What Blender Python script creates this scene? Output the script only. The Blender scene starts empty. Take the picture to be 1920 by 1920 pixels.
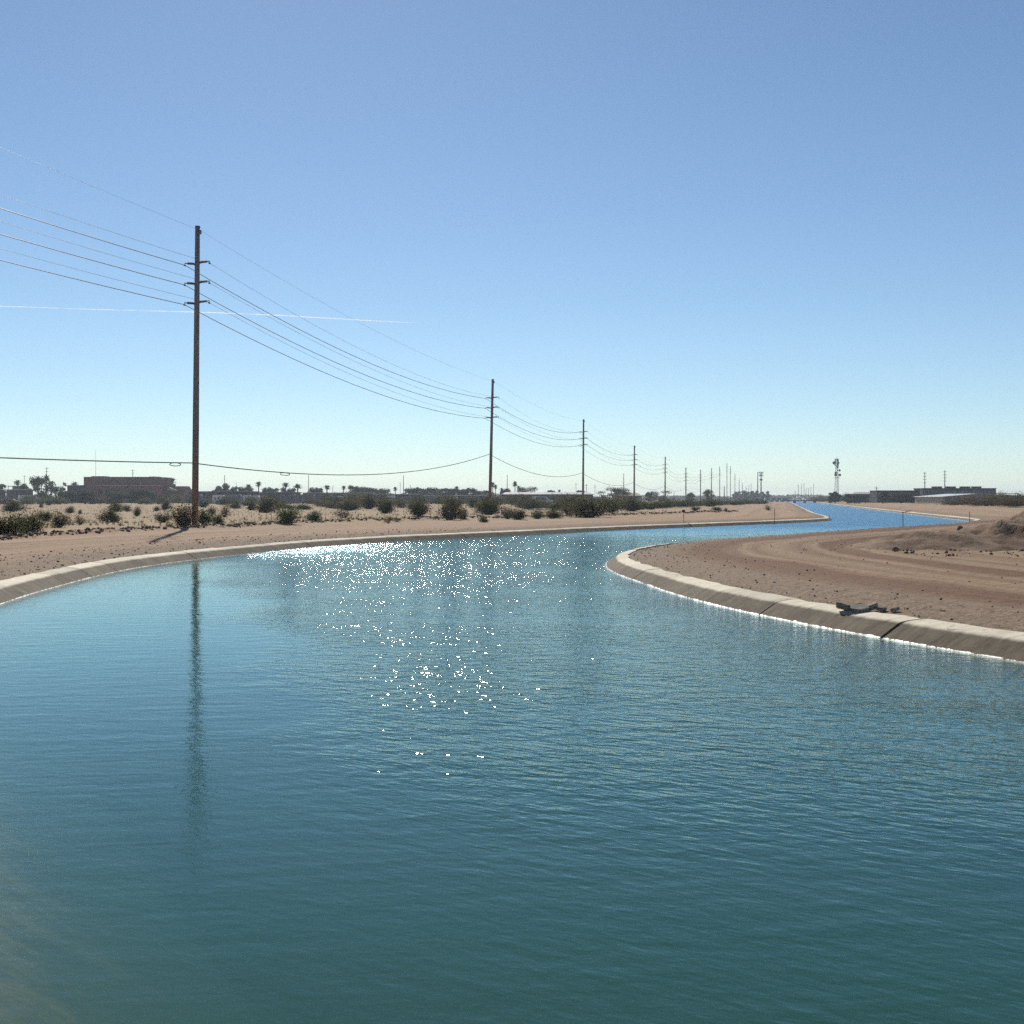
import bpy, bmesh, math, random
import numpy as np
from mathutils import Vector, Matrix

random.seed(7)
R_ = math.radians
SC = bpy.context.scene
COL = SC.collection

# ------------------------------------------------------------------ camera
F_PX, CX, V0, CAM_H = 2437.0, 960.0, 935.0, 3.0      # lens in photo pixels, horizon row, eye height over the water
cam = bpy.data.cameras.new('camera')
cam.sensor_width = 36.0
cam.lens = 36.0 * F_PX / 1920.0
cam.shift_y = -(960.0 - V0) / 1920.0
cam.clip_start = 0.1
cam.clip_end = 40000.0
cam_o = bpy.data.objects.new('camera', cam)
cam_o.location = (0, 0, CAM_H)
cam_o.rotation_euler = (R_(90), 0, 0)
COL.objects.link(cam_o)
SC.camera = cam_o

# ------------------------------------------------------------------ sky, sun, exposure
SUN_EL, SUN_AZ = 33.0, -10.0          # azimuth from the view axis (+Y), positive to the right
world = bpy.data.worlds.new('World')
SC.world = world
world.use_nodes = True
wn = world.node_tree
sky = wn.nodes.new('ShaderNodeTexSky')
sky.sky_type = 'NISHITA'
sky.sun_disc = False
sky.sun_elevation = R_(SUN_EL)
sky.sun_rotation = R_(SUN_AZ)
sky.altitude = 0
sky.air_density = 0.78
sky.dust_density = 0.06
sky.ozone_density = 2.6
bg = wn.nodes['Background']
bg.inputs['Strength'].default_value = 0.055
tint = wn.nodes.new('ShaderNodeMix'); tint.data_type = 'RGBA'; tint.blend_type = 'MULTIPLY'      # white balance of the whole sky
tint.inputs[0].default_value = 1.0
tint.inputs[7].default_value = (0.95, 1.02, 1.02, 1)
wn.links.new(sky.outputs[0], tint.inputs[6])
wn.links.new(tint.outputs[2], bg.inputs[0])

sun = bpy.data.lights.new('sun', 'SUN')
sun.energy = 3.2
sun.angle = R_(0.53)
sun.color = (1.0, 0.95, 0.87)
sun_o = bpy.data.objects.new('sun', sun)
_d = Vector((math.sin(R_(SUN_AZ)) * math.cos(R_(SUN_EL)), math.cos(R_(SUN_AZ)) * math.cos(R_(SUN_EL)), math.sin(R_(SUN_EL))))
sun_o.rotation_euler = _d.to_track_quat('Z', 'Y').to_euler()
sun_o.location = _d * 300
COL.objects.link(sun_o)

vs = SC.view_settings
vs.view_transform = 'Standard'
vs.look = 'None'
vs.gamma = 1
vs.exposure = 0.73
vs.use_curve_mapping = False
SC.cycles.use_denoising = False
SC.cycles.use_adaptive_sampling = True
SC.cycles.adaptive_threshold = 0.035
SC.cycles.max_bounces = 4
SC.cycles.volume_bounces = 0
SC.cycles.transparent_max_bounces = 10
SC.cycles.caustics_reflective = False
SC.cycles.caustics_refractive = False
SC.cycles.sample_clamp_indirect = 4.0

# ------------------------------------------------------------------ helpers
def tag(o, label=None, cat=None, group=None, kind=None):
    if label: o['label'] = label
    if cat: o['category'] = cat
    if group: o['group'] = group
    if kind: o['kind'] = kind
    return o

def empty(name, loc, rz=0.0):
    o = bpy.data.objects.new(name, None)
    o.empty_display_size = 0.3
    o.location = loc
    o.rotation_euler = (0, 0, rz)
    COL.objects.link(o)
    return o

def link_mesh(name, me, parent=None, mat=None):
    o = bpy.data.objects.new(name, me)
    COL.objects.link(o)
    if mat is not None and len(me.materials) == 0:
        me.materials.append(mat)
    if parent is not None:
        o.parent = parent
    return o

class MB:
    """collects shapes; build() links them as ONE mesh object"""
    def __init__(s): s.v = []; s.f = []
    def add(s, vs_, fs):
        b = len(s.v); s.v += [tuple(p) for p in vs_]; s.f += [tuple(b + i for i in f) for f in fs]; return s
    def box(s, c, d, rot=None):
        x, y, z = d[0] / 2, d[1] / 2, d[2] / 2
        P = [Vector((sx * x, sy * y, sz * z)) for sz in (-1, 1) for sx, sy in ((-1, -1), (1, -1), (1, 1), (-1, 1))]
        if rot is not None: P = [rot @ p for p in P]
        c = Vector(c)
        return s.add([c + p for p in P], [(3, 2, 1, 0), (4, 5, 6, 7), (0, 1, 5, 4), (1, 2, 6, 5), (2, 3, 7, 6), (3, 0, 4, 7)])
    def b2(s, lo, hi):
        return s.box([(a + b) / 2 for a, b in zip(lo, hi)], [b - a for a, b in zip(lo, hi)])
    def tube(s, pts, rad, n=6, caps=True):
        pts = [Vector(p) for p in pts]
        if not hasattr(rad, '__len__'): rad = [rad] * len(pts)
        b = len(s.v)
        for i, p in enumerate(pts):
            t = (pts[min(i + 1, len(pts) - 1)] - pts[max(i - 1, 0)])
            t = t.normalized() if t.length > 1e-9 else Vector((0, 0, 1))
            a = Vector((0, 0, 1)) if abs(t.z) < 0.9 else Vector((1, 0, 0))
            e1 = t.cross(a).normalized(); e2 = t.cross(e1)
            for k in range(n):
                q = 2 * math.pi * k / n
                s.v.append(tuple(p + (e1 * math.cos(q) + e2 * math.sin(q)) * rad[i]))
        for i in range(len(pts) - 1):
            for k in range(n):
                a0, a1 = b + i * n + k, b + i * n + (k + 1) % n
                s.f.append((a0, a1, a1 + n, a0 + n))
        if caps:
            s.f.append(tuple(b + k for k in range(n))[::-1])
            s.f.append(tuple(b + (len(pts) - 1) * n + k for k in range(n)))
        return s
    def mesh(s, name, mat=None, smooth=False):
        me = bpy.data.meshes.new(name)
        me.from_pydata(s.v, [], s.f)
        if smooth: me.polygons.foreach_set('use_smooth', [True] * len(me.polygons))
        if mat is not None: me.materials.append(mat)
        me.update()
        return me
    def build(s, name, mat, parent=None, smooth=False):
        return link_mesh(name, s.mesh(name, mat, smooth), parent)

def gpt(u, v, z=0.6):
    """photo pixel -> point of the level z"""
    D = (CAM_H - z) * F_PX / (v - V0)
    return Vector(((u - CX) / F_PX * D, D, z))
def dpt(u, v, D):
    return Vector(((u - CX) / F_PX * D, D, CAM_H + (V0 - v) / F_PX * D))

# ------------------------------------------------------------------ materials
def new_mat(name):
    m = bpy.data.materials.new(name)
    m.use_nodes = True
    nt = m.node_tree
    return m, nt, nt.nodes['Principled BSDF']

def N(nt, t, **kw):
    n = nt.nodes.new(t)
    for k, v in kw.items():
        if k.startswith('i_'): n.inputs[k[2:].replace('_', ' ')].default_value = v
        else: setattr(n, k, v)
    return n
def L_(nt, a, b): nt.links.new(a, b)

def ramp(nt, stops, fac=None):
    r = nt.nodes.new('ShaderNodeValToRGB')
    e = r.color_ramp.elements
    while len(e) < len(stops): e.new(0.5)
    for el, (p, c) in zip(e, stops):
        el.position = p
        el.color = (c[0], c[1], c[2], 1) if hasattr(c, '__len__') else (c, c, c, 1)
    if fac is not None: nt.links.new(fac, r.inputs[0])
    return r
def math_(nt, op, a, b=None, c=None, clamp=False):
    n = nt.nodes.new('ShaderNodeMath'); n.operation = op; n.use_clamp = clamp
    for i, x in enumerate((a, b, c)):
        if x is None: continue
        if hasattr(x, 'links'): nt.links.new(x, n.inputs[i])
        else: n.inputs[i].default_value = x
    return n.outputs[0]
def mixc(nt, fac, a, b, mode='MIX'):
    n = nt.nodes.new('ShaderNodeMix'); n.data_type = 'RGBA'; n.blend_type = mode
    for s, x in ((n.inputs[0], fac), (n.inputs[6], a), (n.inputs[7], b)):
        if hasattr(x, 'links'): nt.links.new(x, s)
        elif hasattr(x, '__len__'): s.default_value = (x[0], x[1], x[2], 1)
        else: s.default_value = x
    return n.outputs[2]
def noise(nt, vec, scale, detail=3, rough=0.55, dist=0.0):
    n = N(nt, 'ShaderNodeTexNoise')
    n.inputs['Scale'].default_value = scale
    n.inputs['Detail'].default_value = detail
    n.inputs['Roughness'].default_value = rough
    n.inputs['Distortion'].default_value = dist
    if vec is not None: nt.links.new(vec, n.inputs['Vector'])
    return n.outputs['Fac']
def smooth(nt, x, lo, hi):
    n = N(nt, 'ShaderNodeMapRange', interpolation_type='SMOOTHSTEP')
    nt.links.new(x, n.inputs[0]); n.inputs[1].default_value = lo; n.inputs[2].default_value = hi
    return n.outputs[0]

def plain(name, col, rough=0.7, var=0.25, scale=1.5, spec=0.3, metal=0.0, coord='Object', stretch=None):
    m, nt, p = new_mat(name)
    tc = N(nt, 'ShaderNodeTexCoord')
    vec = tc.outputs[coord]
    if stretch:
        mp = N(nt, 'ShaderNodeMapping'); mp.inputs['Scale'].default_value = stretch
        L_(nt, vec, mp.inputs[0]); vec = mp.outputs[0]
    n = noise(nt, vec, scale, 4)
    r = ramp(nt, [(0.3, [c * (1 - var) for c in col]), (0.7, [min(1, c * (1 + var)) for c in col])], n)
    L_(nt, r.outputs[0], p.inputs['Base Color'])
    p.inputs['Roughness'].default_value = rough
    p.inputs['Specular IOR Level'].default_value = spec
    p.inputs['Metallic'].default_value = metal
    return m

def foliage_mat(name, dark, light, trans=0.3):
    m, nt, p = new_mat(name)
    oi = N(nt, 'ShaderNodeObjectInfo')
    tc = N(nt, 'ShaderNodeTexCoord')
    n = noise(nt, tc.outputs['Object'], 3.5, 3)
    geo = N(nt, 'ShaderNodeNewGeometry')
    f = math_(nt, 'ADD', math_(nt, 'MULTIPLY', n, 0.7), math_(nt, 'MULTIPLY', geo.outputs['Random Per Island'], 0.35))
    c = ramp(nt, [(0.3, dark), (0.8, light)], f).outputs[0]
    br = math_(nt, 'ADD', math_(nt, 'MULTIPLY', oi.outputs['Random'], 0.5), 0.75)
    c = mixc(nt, 1.0, c, br, 'MULTIPLY')
    cc = N(nt, 'ShaderNodeCombineColor')
    for i in range(3): L_(nt, br, cc.inputs[i])
    c2 = mixc(nt, 1.0, ramp(nt, [(0.3, dark), (0.8, light)], f).outputs[0], cc.outputs[0], 'MULTIPLY')
    d = N(nt, 'ShaderNodeBsdfDiffuse'); t = N(nt, 'ShaderNodeBsdfTranslucent'); mx = N(nt, 'ShaderNodeMixShader')
    L_(nt, c2, d.inputs[0]); L_(nt, c2, t.inputs[0])
    mx.inputs[0].default_value = trans
    L_(nt, d.outputs[0], mx.inputs[1]); L_(nt, t.outputs[0], mx.inputs[2])
    L_(nt, mx.outputs[0], nt.nodes['Material Output'].inputs[0])
    return m

# ------------------------------------------------------------------ canal geometry
def spline(pts, step):
    P = [np.array(p, float) for p in pts]
    P = [2 * P[0] - P[1]] + P + [2 * P[-1] - P[-2]]
    out = []
    for i in range(1, len(P) - 2):
        p0, p1, p2, p3 = P[i - 1:i + 3]
        # centripetal Catmull-Rom
        t0 = 0.0; t1 = t0 + np.linalg.norm(p1 - p0) ** .5; t2 = t1 + np.linalg.norm(p2 - p1) ** .5; t3 = t2 + np.linalg.norm(p3 - p2) ** .5
        n = max(1, int(np.linalg.norm(p2 - p1) / step(p1)))
        for k in range(n):
            t = t1 + (t2 - t1) * k / n
            a1 = (t1 - t) / (t1 - t0) * p0 + (t - t0) / (t1 - t0) * p1
            a2 = (t2 - t) / (t2 - t1) * p1 + (t - t1) / (t2 - t1) * p2
            a3 = (t3 - t) / (t3 - t2) * p2 + (t - t2) / (t3 - t2) * p3
            b1 = (t2 - t) / (t2 - t0) * a1 + (t - t0) / (t2 - t0) * a2
            b2 = (t3 - t) / (t3 - t1) * a2 + (t - t1) / (t3 - t1) * a3
            out.append((t2 - t) / (t2 - t1) * b1 + (t - t1) / (t2 - t1) * b2)
    out.append(P[-2])
    return np.array(out)

stepf = lambda p: 0.8 if p[1] < 120 else (2.0 if p[1] < 300 else 20.0)
LEFT = spline([(9, -30), (3.5, -14), (1.2, -6), (-1.2, 1), (-4.15, 8.3), (-7.9, 16), (-11.4, 24), (-14.2, 35), (-15.6, 45), (-16.3, 55.8),
               (-15.6, 64), (-14.0, 72.5), (-12, 81), (-7.4, 92), (0, 105), (10.3, 123.5), (19.6, 137.5), (28, 150), (37.5, 165), (43, 175.7),
               (45.6, 185), (49, 200), (58, 247), (77.4, 340), (118, 535), (216, 1005), (340, 1600), (460, 2170)], stepf)
RIGHT = spline([(31, -30), (24, -14), (17.5, 2), (13, 14), (9.4, 23.8), (8.2, 27.3), (6.95, 31.4), (5.9, 36), (5.2, 40.5), (4.55, 47.2), (4.15, 53),
                (4.2, 58.3), (5.0, 65), (7.3, 73.5), (10.2, 80), (15, 87.5), (21, 98), (34, 118.5), (43.5, 134), (51, 148), (56.5, 160),
                (60.3, 171.6), (67.5, 206), (87.9, 306), (136, 535), (234, 1005), (358, 1600), (478, 2170)], stepf)
POLY = np.vstack([LEFT, RIGHT[::-1]])

def seg_dist(px, py, line):
    if px.size < 64:
        a = line[:-1]; d = line[1:] - a; l2 = (d * d).sum(1)
        qx, qy = px.ravel()[:, None] - a[:, 0], py.ravel()[:, None] - a[:, 1]
        t = np.clip((qx * d[:, 0] + qy * d[:, 1]) / l2, 0, 1)
        return np.sqrt(((qx - t * d[:, 0]) ** 2 + (qy - t * d[:, 1]) ** 2).min(1)).reshape(px.shape)
    best = np.full(px.shape, 1e18)
    for a, b in zip(line[:-1], line[1:]):
        d = b - a; l2 = d @ d
        t = np.clip(((px - a[0]) * d[0] + (py - a[1]) * d[1]) / l2, 0, 1)
        q = (px - a[0] - t * d[0]) ** 2 + (py - a[1] - t * d[1]) ** 2
        np.minimum(best, q, out=best)
    return np.sqrt(best)
def inside(px, py, poly):
    c = np.zeros(px.shape, bool)
    x0, y0 = poly[:, 0], poly[:, 1]; x1, y1 = np.roll(x0, -1), np.roll(y0, -1)
    if px.size < 64:
        X, Y = px.ravel()[:, None], py.ravel()[:, None]; dy = np.where(y1 == y0, 1e-9, y1 - y0)
        return ((((y0 > Y) != (y1 > Y)) & (X < (x1 - x0) * (Y - y0) / dy + x0)).sum(1) % 2 == 1).reshape(px.shape)
    for a, b, e, f in zip(x0, y0, x1, y1):
        if b == f: continue
        m = (b > py) != (f > py)
        c ^= m & (px < (e - a) * (py - b) / (f - b) + a)
    return c

def hash2(ix, iy, seed):
    h = (ix.astype(np.int64) * 374761393 + iy.astype(np.int64) * 668265263 + seed * 144665) & 0xFFFFFFFF
    h = ((h ^ (h >> 13)) * 1274126177) & 0xFFFFFFFF
    return ((h ^ (h >> 16)) & 0xFFFF) / 65535.0
def vnoise(x, y, seed=0):
    ix, iy = np.floor(x), np.floor(y); fx, fy = x - ix, y - iy
    fx = fx * fx * (3 - 2 * fx); fy = fy * fy * (3 - 2 * fy)
    a = hash2(ix, iy, seed); b = hash2(ix + 1, iy, seed); c = hash2(ix, iy + 1, seed); d = hash2(ix + 1, iy + 1, seed)
    return (a * (1 - fx) + b * fx) * (1 - fy) + (c * (1 - fx) + d * fx) * fy
def fbm(x, y, seed=0, o=4):
    s = 0; a = .5; t = 0
    for k in range(o):
        s = s + a * vnoise(x * 2 ** k, y * 2 ** k, seed + k); t += a; a *= .5
    return s / t - .5
def sst(x, a, b):
    t = np.clip((x - a) / (b - a), 0, 1); return t * t * (3 - 2 * t)

WIND = spline([tuple(gpt(u, v).xy) for u, v in ((-160, 1034), (0, 1014), (100, 1005), (200, 1000), (300, 995), (400, 992), (480, 986), (600, 981), (720, 977),
               (850, 974), (960, 972), (1100, 969), (1200, 966), (1300, 962.5), (1380, 960))], lambda p: 3.0)

def terrain(px, py):
    """height plus the fields the sand material reads"""
    dl, dr = seg_dist(px, py, LEFT), seg_dist(px, py, RIGHT)
    d = np.minimum(dl, dr)
    ins = inside(px, py, POLY)
    sd = np.where(ins, -d, d)
    right = (dr < dl)
    z = np.interp(sd, [-6, -4.2, 0.0, 0.46, 0.85, 1.10, 1.6, 2.6, 4.5], [-2.75, -2.75, -0.12, 0.17, 0.27, 0.34, 0.41, 0.52, 0.60])
    dw = seg_dist(px, py, WIND)
    out = sst(sd, 1.7, 3.0)
    # ruts that run along the bank, as graders and trucks leave them
    warp = sd + 1.2 * fbm(px * .05, py * .05, 11, 2)
    rut = fbm(warp * 0.9, warp * 0 + px * .02 + py * .02, 21, 4)
    roadm = out * (1 - sst(sd, 22, 27))
    z = z + roadm * rut * np.where(right, 0.26, 0.2)
    z = z + out * 0.035 * fbm(px * 1.7, py * 1.7, 5, 3)
    # gravel shoulder next to the lining
    z = z + 0.05 * sst(sd, 1.7, 2.2) * (1 - sst(sd, 3.0, 4.5)) * (0.6 + fbm(px * 2, py * 2, 9, 3))
    # windrow of graded clods between road and scrub
    wl = np.where(right, 0, 1) * np.exp(-(dw / 0.75) ** 2)
    z = z + wl * (0.26 + 0.5 * fbm(px * .8, py * .8, 31, 3))
    # scrub ground: gentle hummocks
    scrub = sst(sd, 27, 36)
    z = z + scrub * (0.5 * fbm(px * .045, py * .045, 41, 4) + 0.22 * fbm(px * .25, py * .25, 43, 3))
    # spoil bank on the far right side
    sp = np.where(right & (py > 120), 1, 0) * sst(sd, 6, 24)
    z = z + sp * (0.5 + 0.55 * fbm(px * .03, py * .03, 51, 4)) * (1 - 0.6 * sst(sd, 60, 160))
    pen = np.where(right, 1.0, 0.0) * (1 - sst(py - 0.55 * px, 105, 150))
    return z, sd, dw, pen

def zat(x, y):
    z, sd, _, _ = terrain(np.array([float(x)]), np.array([float(y)]))
    return float(z[0])

# ------------------------------------------------------------------ ground sheet
def ground_mesh():
    rings = [3.0]
    while rings[-1] < 6000:
        r = rings[-1]
        rings.append(r * (1 + min(0.02, max(0.0065, 1.0 * r / (F_PX * 2.4)))))
    rings = np.array(rings)
    fine = np.linspace(R_(-25), R_(25), 760)
    coarse = np.linspace(R_(25), R_(335), 64)[1:-1]
    az = np.concatenate([fine, coarse]); na = len(az); nr = len(rings)
    RR, AA = np.meshgrid(rings, az, indexing='ij')
    X = (RR * np.sin(AA)).ravel(); Y = (RR * np.cos(AA)).ravel()
    Z = np.empty_like(X); SD = np.empty_like(X); DW = np.empty_like(X); PN = np.empty_like(X)
    for i in range(0, len(X), 40000):
        s = slice(i, i + 40000)
        Z[s], SD[s], DW[s], PN[s] = terrain(X[s], Y[s])
    V = np.stack([X, Y, Z], 1)
    V = np.vstack([V, [[0, 0, -2.75]]])
    SD = np.append(SD, -5); DW = np.append(DW, 60); PN = np.append(PN, 0)
    i = np.arange(nr - 1)[:, None] * na; j = np.arange(na)[None, :]; j2 = (j + 1) % na
    q = np.stack([(i + j), (i + j2), (i + na + j2), (i + na + j)], -1).reshape(-1, 4)
    tri = np.stack([np.full(na, len(V) - 1), (np.arange(na) + 1) % na, np.arange(na)], 1)
    me = bpy.data.meshes.new('ground')
    nq, ntri = len(q), len(tri)
    me.vertices.add(len(V)); me.vertices.foreach_set('co', V.astype(np.float32).ravel())
    me.loops.add(nq * 4 + ntri * 3)
    me.loops.foreach_set('vertex_index', np.concatenate([q[:, ::-1].ravel(), tri[:, ::-1].ravel()]).astype(np.int32))
    me.polygons.add(nq + ntri)
    me.polygons.foreach_set('loop_start', np.concatenate([np.arange(nq) * 4, nq * 4 + np.arange(ntri) * 3]).astype(np.int32))
    me.update(calc_edges=True)
    me.validate()
    me.polygons.foreach_set('use_smooth', [True] * len(me.polygons))
    for nm, arr in (('edge', SD), ('windrow', DW), ('spit', PN)):
        a = me.attributes.new(nm, 'FLOAT', 'POINT'); a.data.foreach_set('value', arr.astype(np.float32))
    return me

def ground_material():
    m, nt, p = new_mat('desert sand')
    geo = N(nt, 'ShaderNodeNewGeometry'); pos = geo.outputs['Position']
    def att(n): return N(nt, 'ShaderNodeAttribute', attribute_name=n).outputs['Fac']
    e, w, pen = att('edge'), att('windrow'), att('spit')
    sep = N(nt, 'ShaderNodeSeparateXYZ'); L_(nt, pos, sep.inputs[0])
    # coordinate that follows the bank: tyre and blade tracks run along it
    wob = math_(nt, 'MULTIPLY', noise(nt, pos, 0.05, 2), 2.4)
    along = N(nt, 'ShaderNodeCombineXYZ')
    L_(nt, math_(nt, 'ADD', e, wob), along.inputs[0])
    L_(nt, math_(nt, 'MULTIPLY', sep.outputs[0], 0.035), along.inputs[1])
    L_(nt, math_(nt, 'MULTIPLY', sep.outputs[1], 0.035), along.inputs[2])
    tr1 = noise(nt, along.outputs[0], 0.55, 5, 0.65)
    tr2 = noise(nt, along.outputs[0], 2.6, 3, 0.6)
    big = noise(nt, pos, 0.02, 4)
    mid = noise(nt, pos, 0.45, 4, 0.6)
    fine = noise(nt, pos, 6.0, 4, 0.7)
    base = ramp(nt, [(0.33, (0.21, 0.155, 0.105)), (0.5, (0.30, 0.232, 0.16)), (0.66, (0.36, 0.285, 0.20))], mid).outputs[0]
    base = mixc(nt, math_(nt, 'MULTIPLY', smooth(nt, big, 0.40, 0.62), 0.6), base, (0.33, 0.27, 0.185))
    dry = noise(nt, pos, 0.16, 5, 0.7)
    base = mixc(nt, math_(nt, 'MULTIPLY', smooth(nt, dry, 0.5, 0.62), 0.75), base, (0.24, 0.205, 0.125))
    base = mixc(nt, math_(nt, 'MULTIPLY', math_(nt, 'SUBTRACT', 1.0, smooth(nt, dry, 0.36, 0.46)), 0.6), base, (0.20, 0.135, 0.095))
    # left road: pinkish tan with faint tracks
    road = ramp(nt, [(0.36, (0.215, 0.15, 0.105)), (0.5, (0.30, 0.22, 0.16)), (0.63, (0.36, 0.27, 0.20))], tr1).outputs[0]
    road = mixc(nt, 0.35, road, ramp(nt, [(0.36, (0.22, 0.155, 0.11)), (0.64, (0.36, 0.275, 0.205))], tr2).outputs[0])
    rpos = math_(nt, 'DIVIDE', math_(nt, 'ADD', math_(nt, 'ADD', e, wob), math_(nt, 'MULTIPLY', math_(nt, 'SUBTRACT', tr1, 0.5), 4.0)), 26.0)
    rbands = ramp(nt, [(0.08, (0.25, 0.19, 0.14)), (0.16, (0.31, 0.235, 0.175)), (0.22, (0.22, 0.15, 0.105)), (0.28, (0.34, 0.26, 0.195)), (0.36, (0.25, 0.175, 0.12)), (0.42, (0.33, 0.25, 0.18)), (0.5, (0.24, 0.165, 0.115)),
                      (0.56, (0.35, 0.27, 0.20)), (0.68, (0.27, 0.19, 0.13)), (0.75, (0.35, 0.27, 0.20)), (0.85, (0.27, 0.195, 0.14)), (0.93, (0.34, 0.26, 0.19))], rpos).outputs[0]
    road = mixc(nt, 0.5, road, rbands)
    onroad = math_(nt, 'SUBTRACT', 1.0, smooth(nt, e, 21, 26))
    c = mixc(nt, onroad, base, road)
    # the spit on the right: greyer sand with damp red-brown bands
    spit = ramp(nt, [(0.38, (0.135, 0.075, 0.048)), (0.46, (0.20, 0.13, 0.088)), (0.53, (0.265, 0.20, 0.145)), (0.63, (0.33, 0.26, 0.195))], tr1).outputs[0]
    spit = mixc(nt, 0.4, spit, ramp(nt, [(0.38, (0.17, 0.115, 0.08)), (0.62, (0.32, 0.25, 0.185))], tr2).outputs[0])
    bandpos = math_(nt, 'DIVIDE', math_(nt, 'ADD', math_(nt, 'ADD', e, wob), math_(nt, 'MULTIPLY', math_(nt, 'SUBTRACT', tr1, 0.5), 2.5)), 20.0)
    tan_, red_, brn_ = (0.265, 0.205, 0.15), (0.118, 0.060, 0.037), (0.165, 0.108, 0.073)
    bands = ramp(nt, [(0.10, (0.21, 0.165, 0.125)), (0.19, (0.23, 0.175, 0.13)), (0.23, brn_), (0.27, red_), (0.35, red_), (0.38, tan_), (0.41, brn_), (0.45, tan_), (0.50, brn_), (0.53, tan_), (0.57, red_), (0.62, red_), (0.65, tan_), (0.70, brn_), (0.74, tan_), (0.84, brn_), (0.90, tan_)], bandpos).outputs[0]
    spit = mixc(nt, 0.8, spit, bands)
    c = mixc(nt, pen, c, spit)
    # gravelly grey shoulder beside the concrete
    gn = noise(nt, pos, 9.0, 3, 0.8)
    grav = ramp(nt, [(0.38, (0.10, 0.08, 0.064)), (0.6, (0.27, 0.215, 0.17))], gn).outputs[0]
    edge_n = math_(nt, 'ADD', e, math_(nt, 'MULTIPLY', mid, -3.0))
    shoulder = math_(nt, 'MULTIPLY', math_(nt, 'SUBTRACT', 1.0, smooth(nt, edge_n, 0.9, 2.6)), 0.8)
    c = mixc(nt, shoulder, c, grav)
    # turned-up damp clods in the windrow
    wn_ = math_(nt, 'ADD', w, math_(nt, 'MULTIPLY', mid, 1.2))
    wm = math_(nt, 'MULTIPLY', math_(nt, 'SUBTRACT', 1.0, smooth(nt, wn_, 0.7, 1.7)), 0.7)
    c = mixc(nt, wm, c, (0.15, 0.09, 0.062))
    # scattered pebbles and litter
    vor = N(nt, 'ShaderNodeTexVoronoi'); vor.inputs['Scale'].default_value = 2.3; L_(nt, pos, vor.inputs['Vector'])
    peb = math_(nt, 'MULTIPLY', math_(nt, 'SUBTRACT', 1.0, smooth(nt, vor.outputs['Distance'], 0.08, 0.2)), smooth(nt, noise(nt, pos, 0.3, 2), 0.5, 0.62))
    c = mixc(nt, math_(nt, 'MULTIPLY', peb, 0.6), c, (0.16, 0.11, 0.08))
    c = mixc(nt, 1.0, c, ramp(nt, [(0.3, 0.84), (0.7, 1.12)], fine).outputs[0], 'MULTIPLY')
    # silt on the canal bed
    bed = smooth(nt, e, -0.6, 0.2)
    c = mixc(nt, bed, (0.085, 0.082, 0.04), c)
    c = mixc(nt, 1.0, c, (1.12, 1.0, 0.83), 'MULTIPLY')
    L_(nt, c, p.inputs['Base Color'])
    p.inputs['Roughness'].default_value = 0.95
    p.inputs['Specular IOR Level'].default_value = 0.12
    h = math_(nt, 'ADD', math_(nt, 'ADD', math_(nt, 'MULTIPLY', fine, 0.03), math_(nt, 'MULTIPLY', noise(nt, pos, 1.6, 4, 0.65), 0.10)), math_(nt, 'MULTIPLY', tr2, 0.06))
    h = math_(nt, 'ADD', h, math_(nt, 'MULTIPLY', peb, 0.04))
    b = N(nt, 'ShaderNodeBump'); b.inputs['Strength'].default_value = 0.8; b.inputs['Distance'].default_value = 1.0
    L_(nt, h, b.inputs['Height']); L_(nt, b.outputs[0], p.inputs['Normal'])
    return m

gm = ground_mesh()
MAT_GROUND = ground_material()
tag(link_mesh('ground', gm, None, MAT_GROUND), 'pale tan desert sand and graded dirt roads around the canal', kind='structure')

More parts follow.
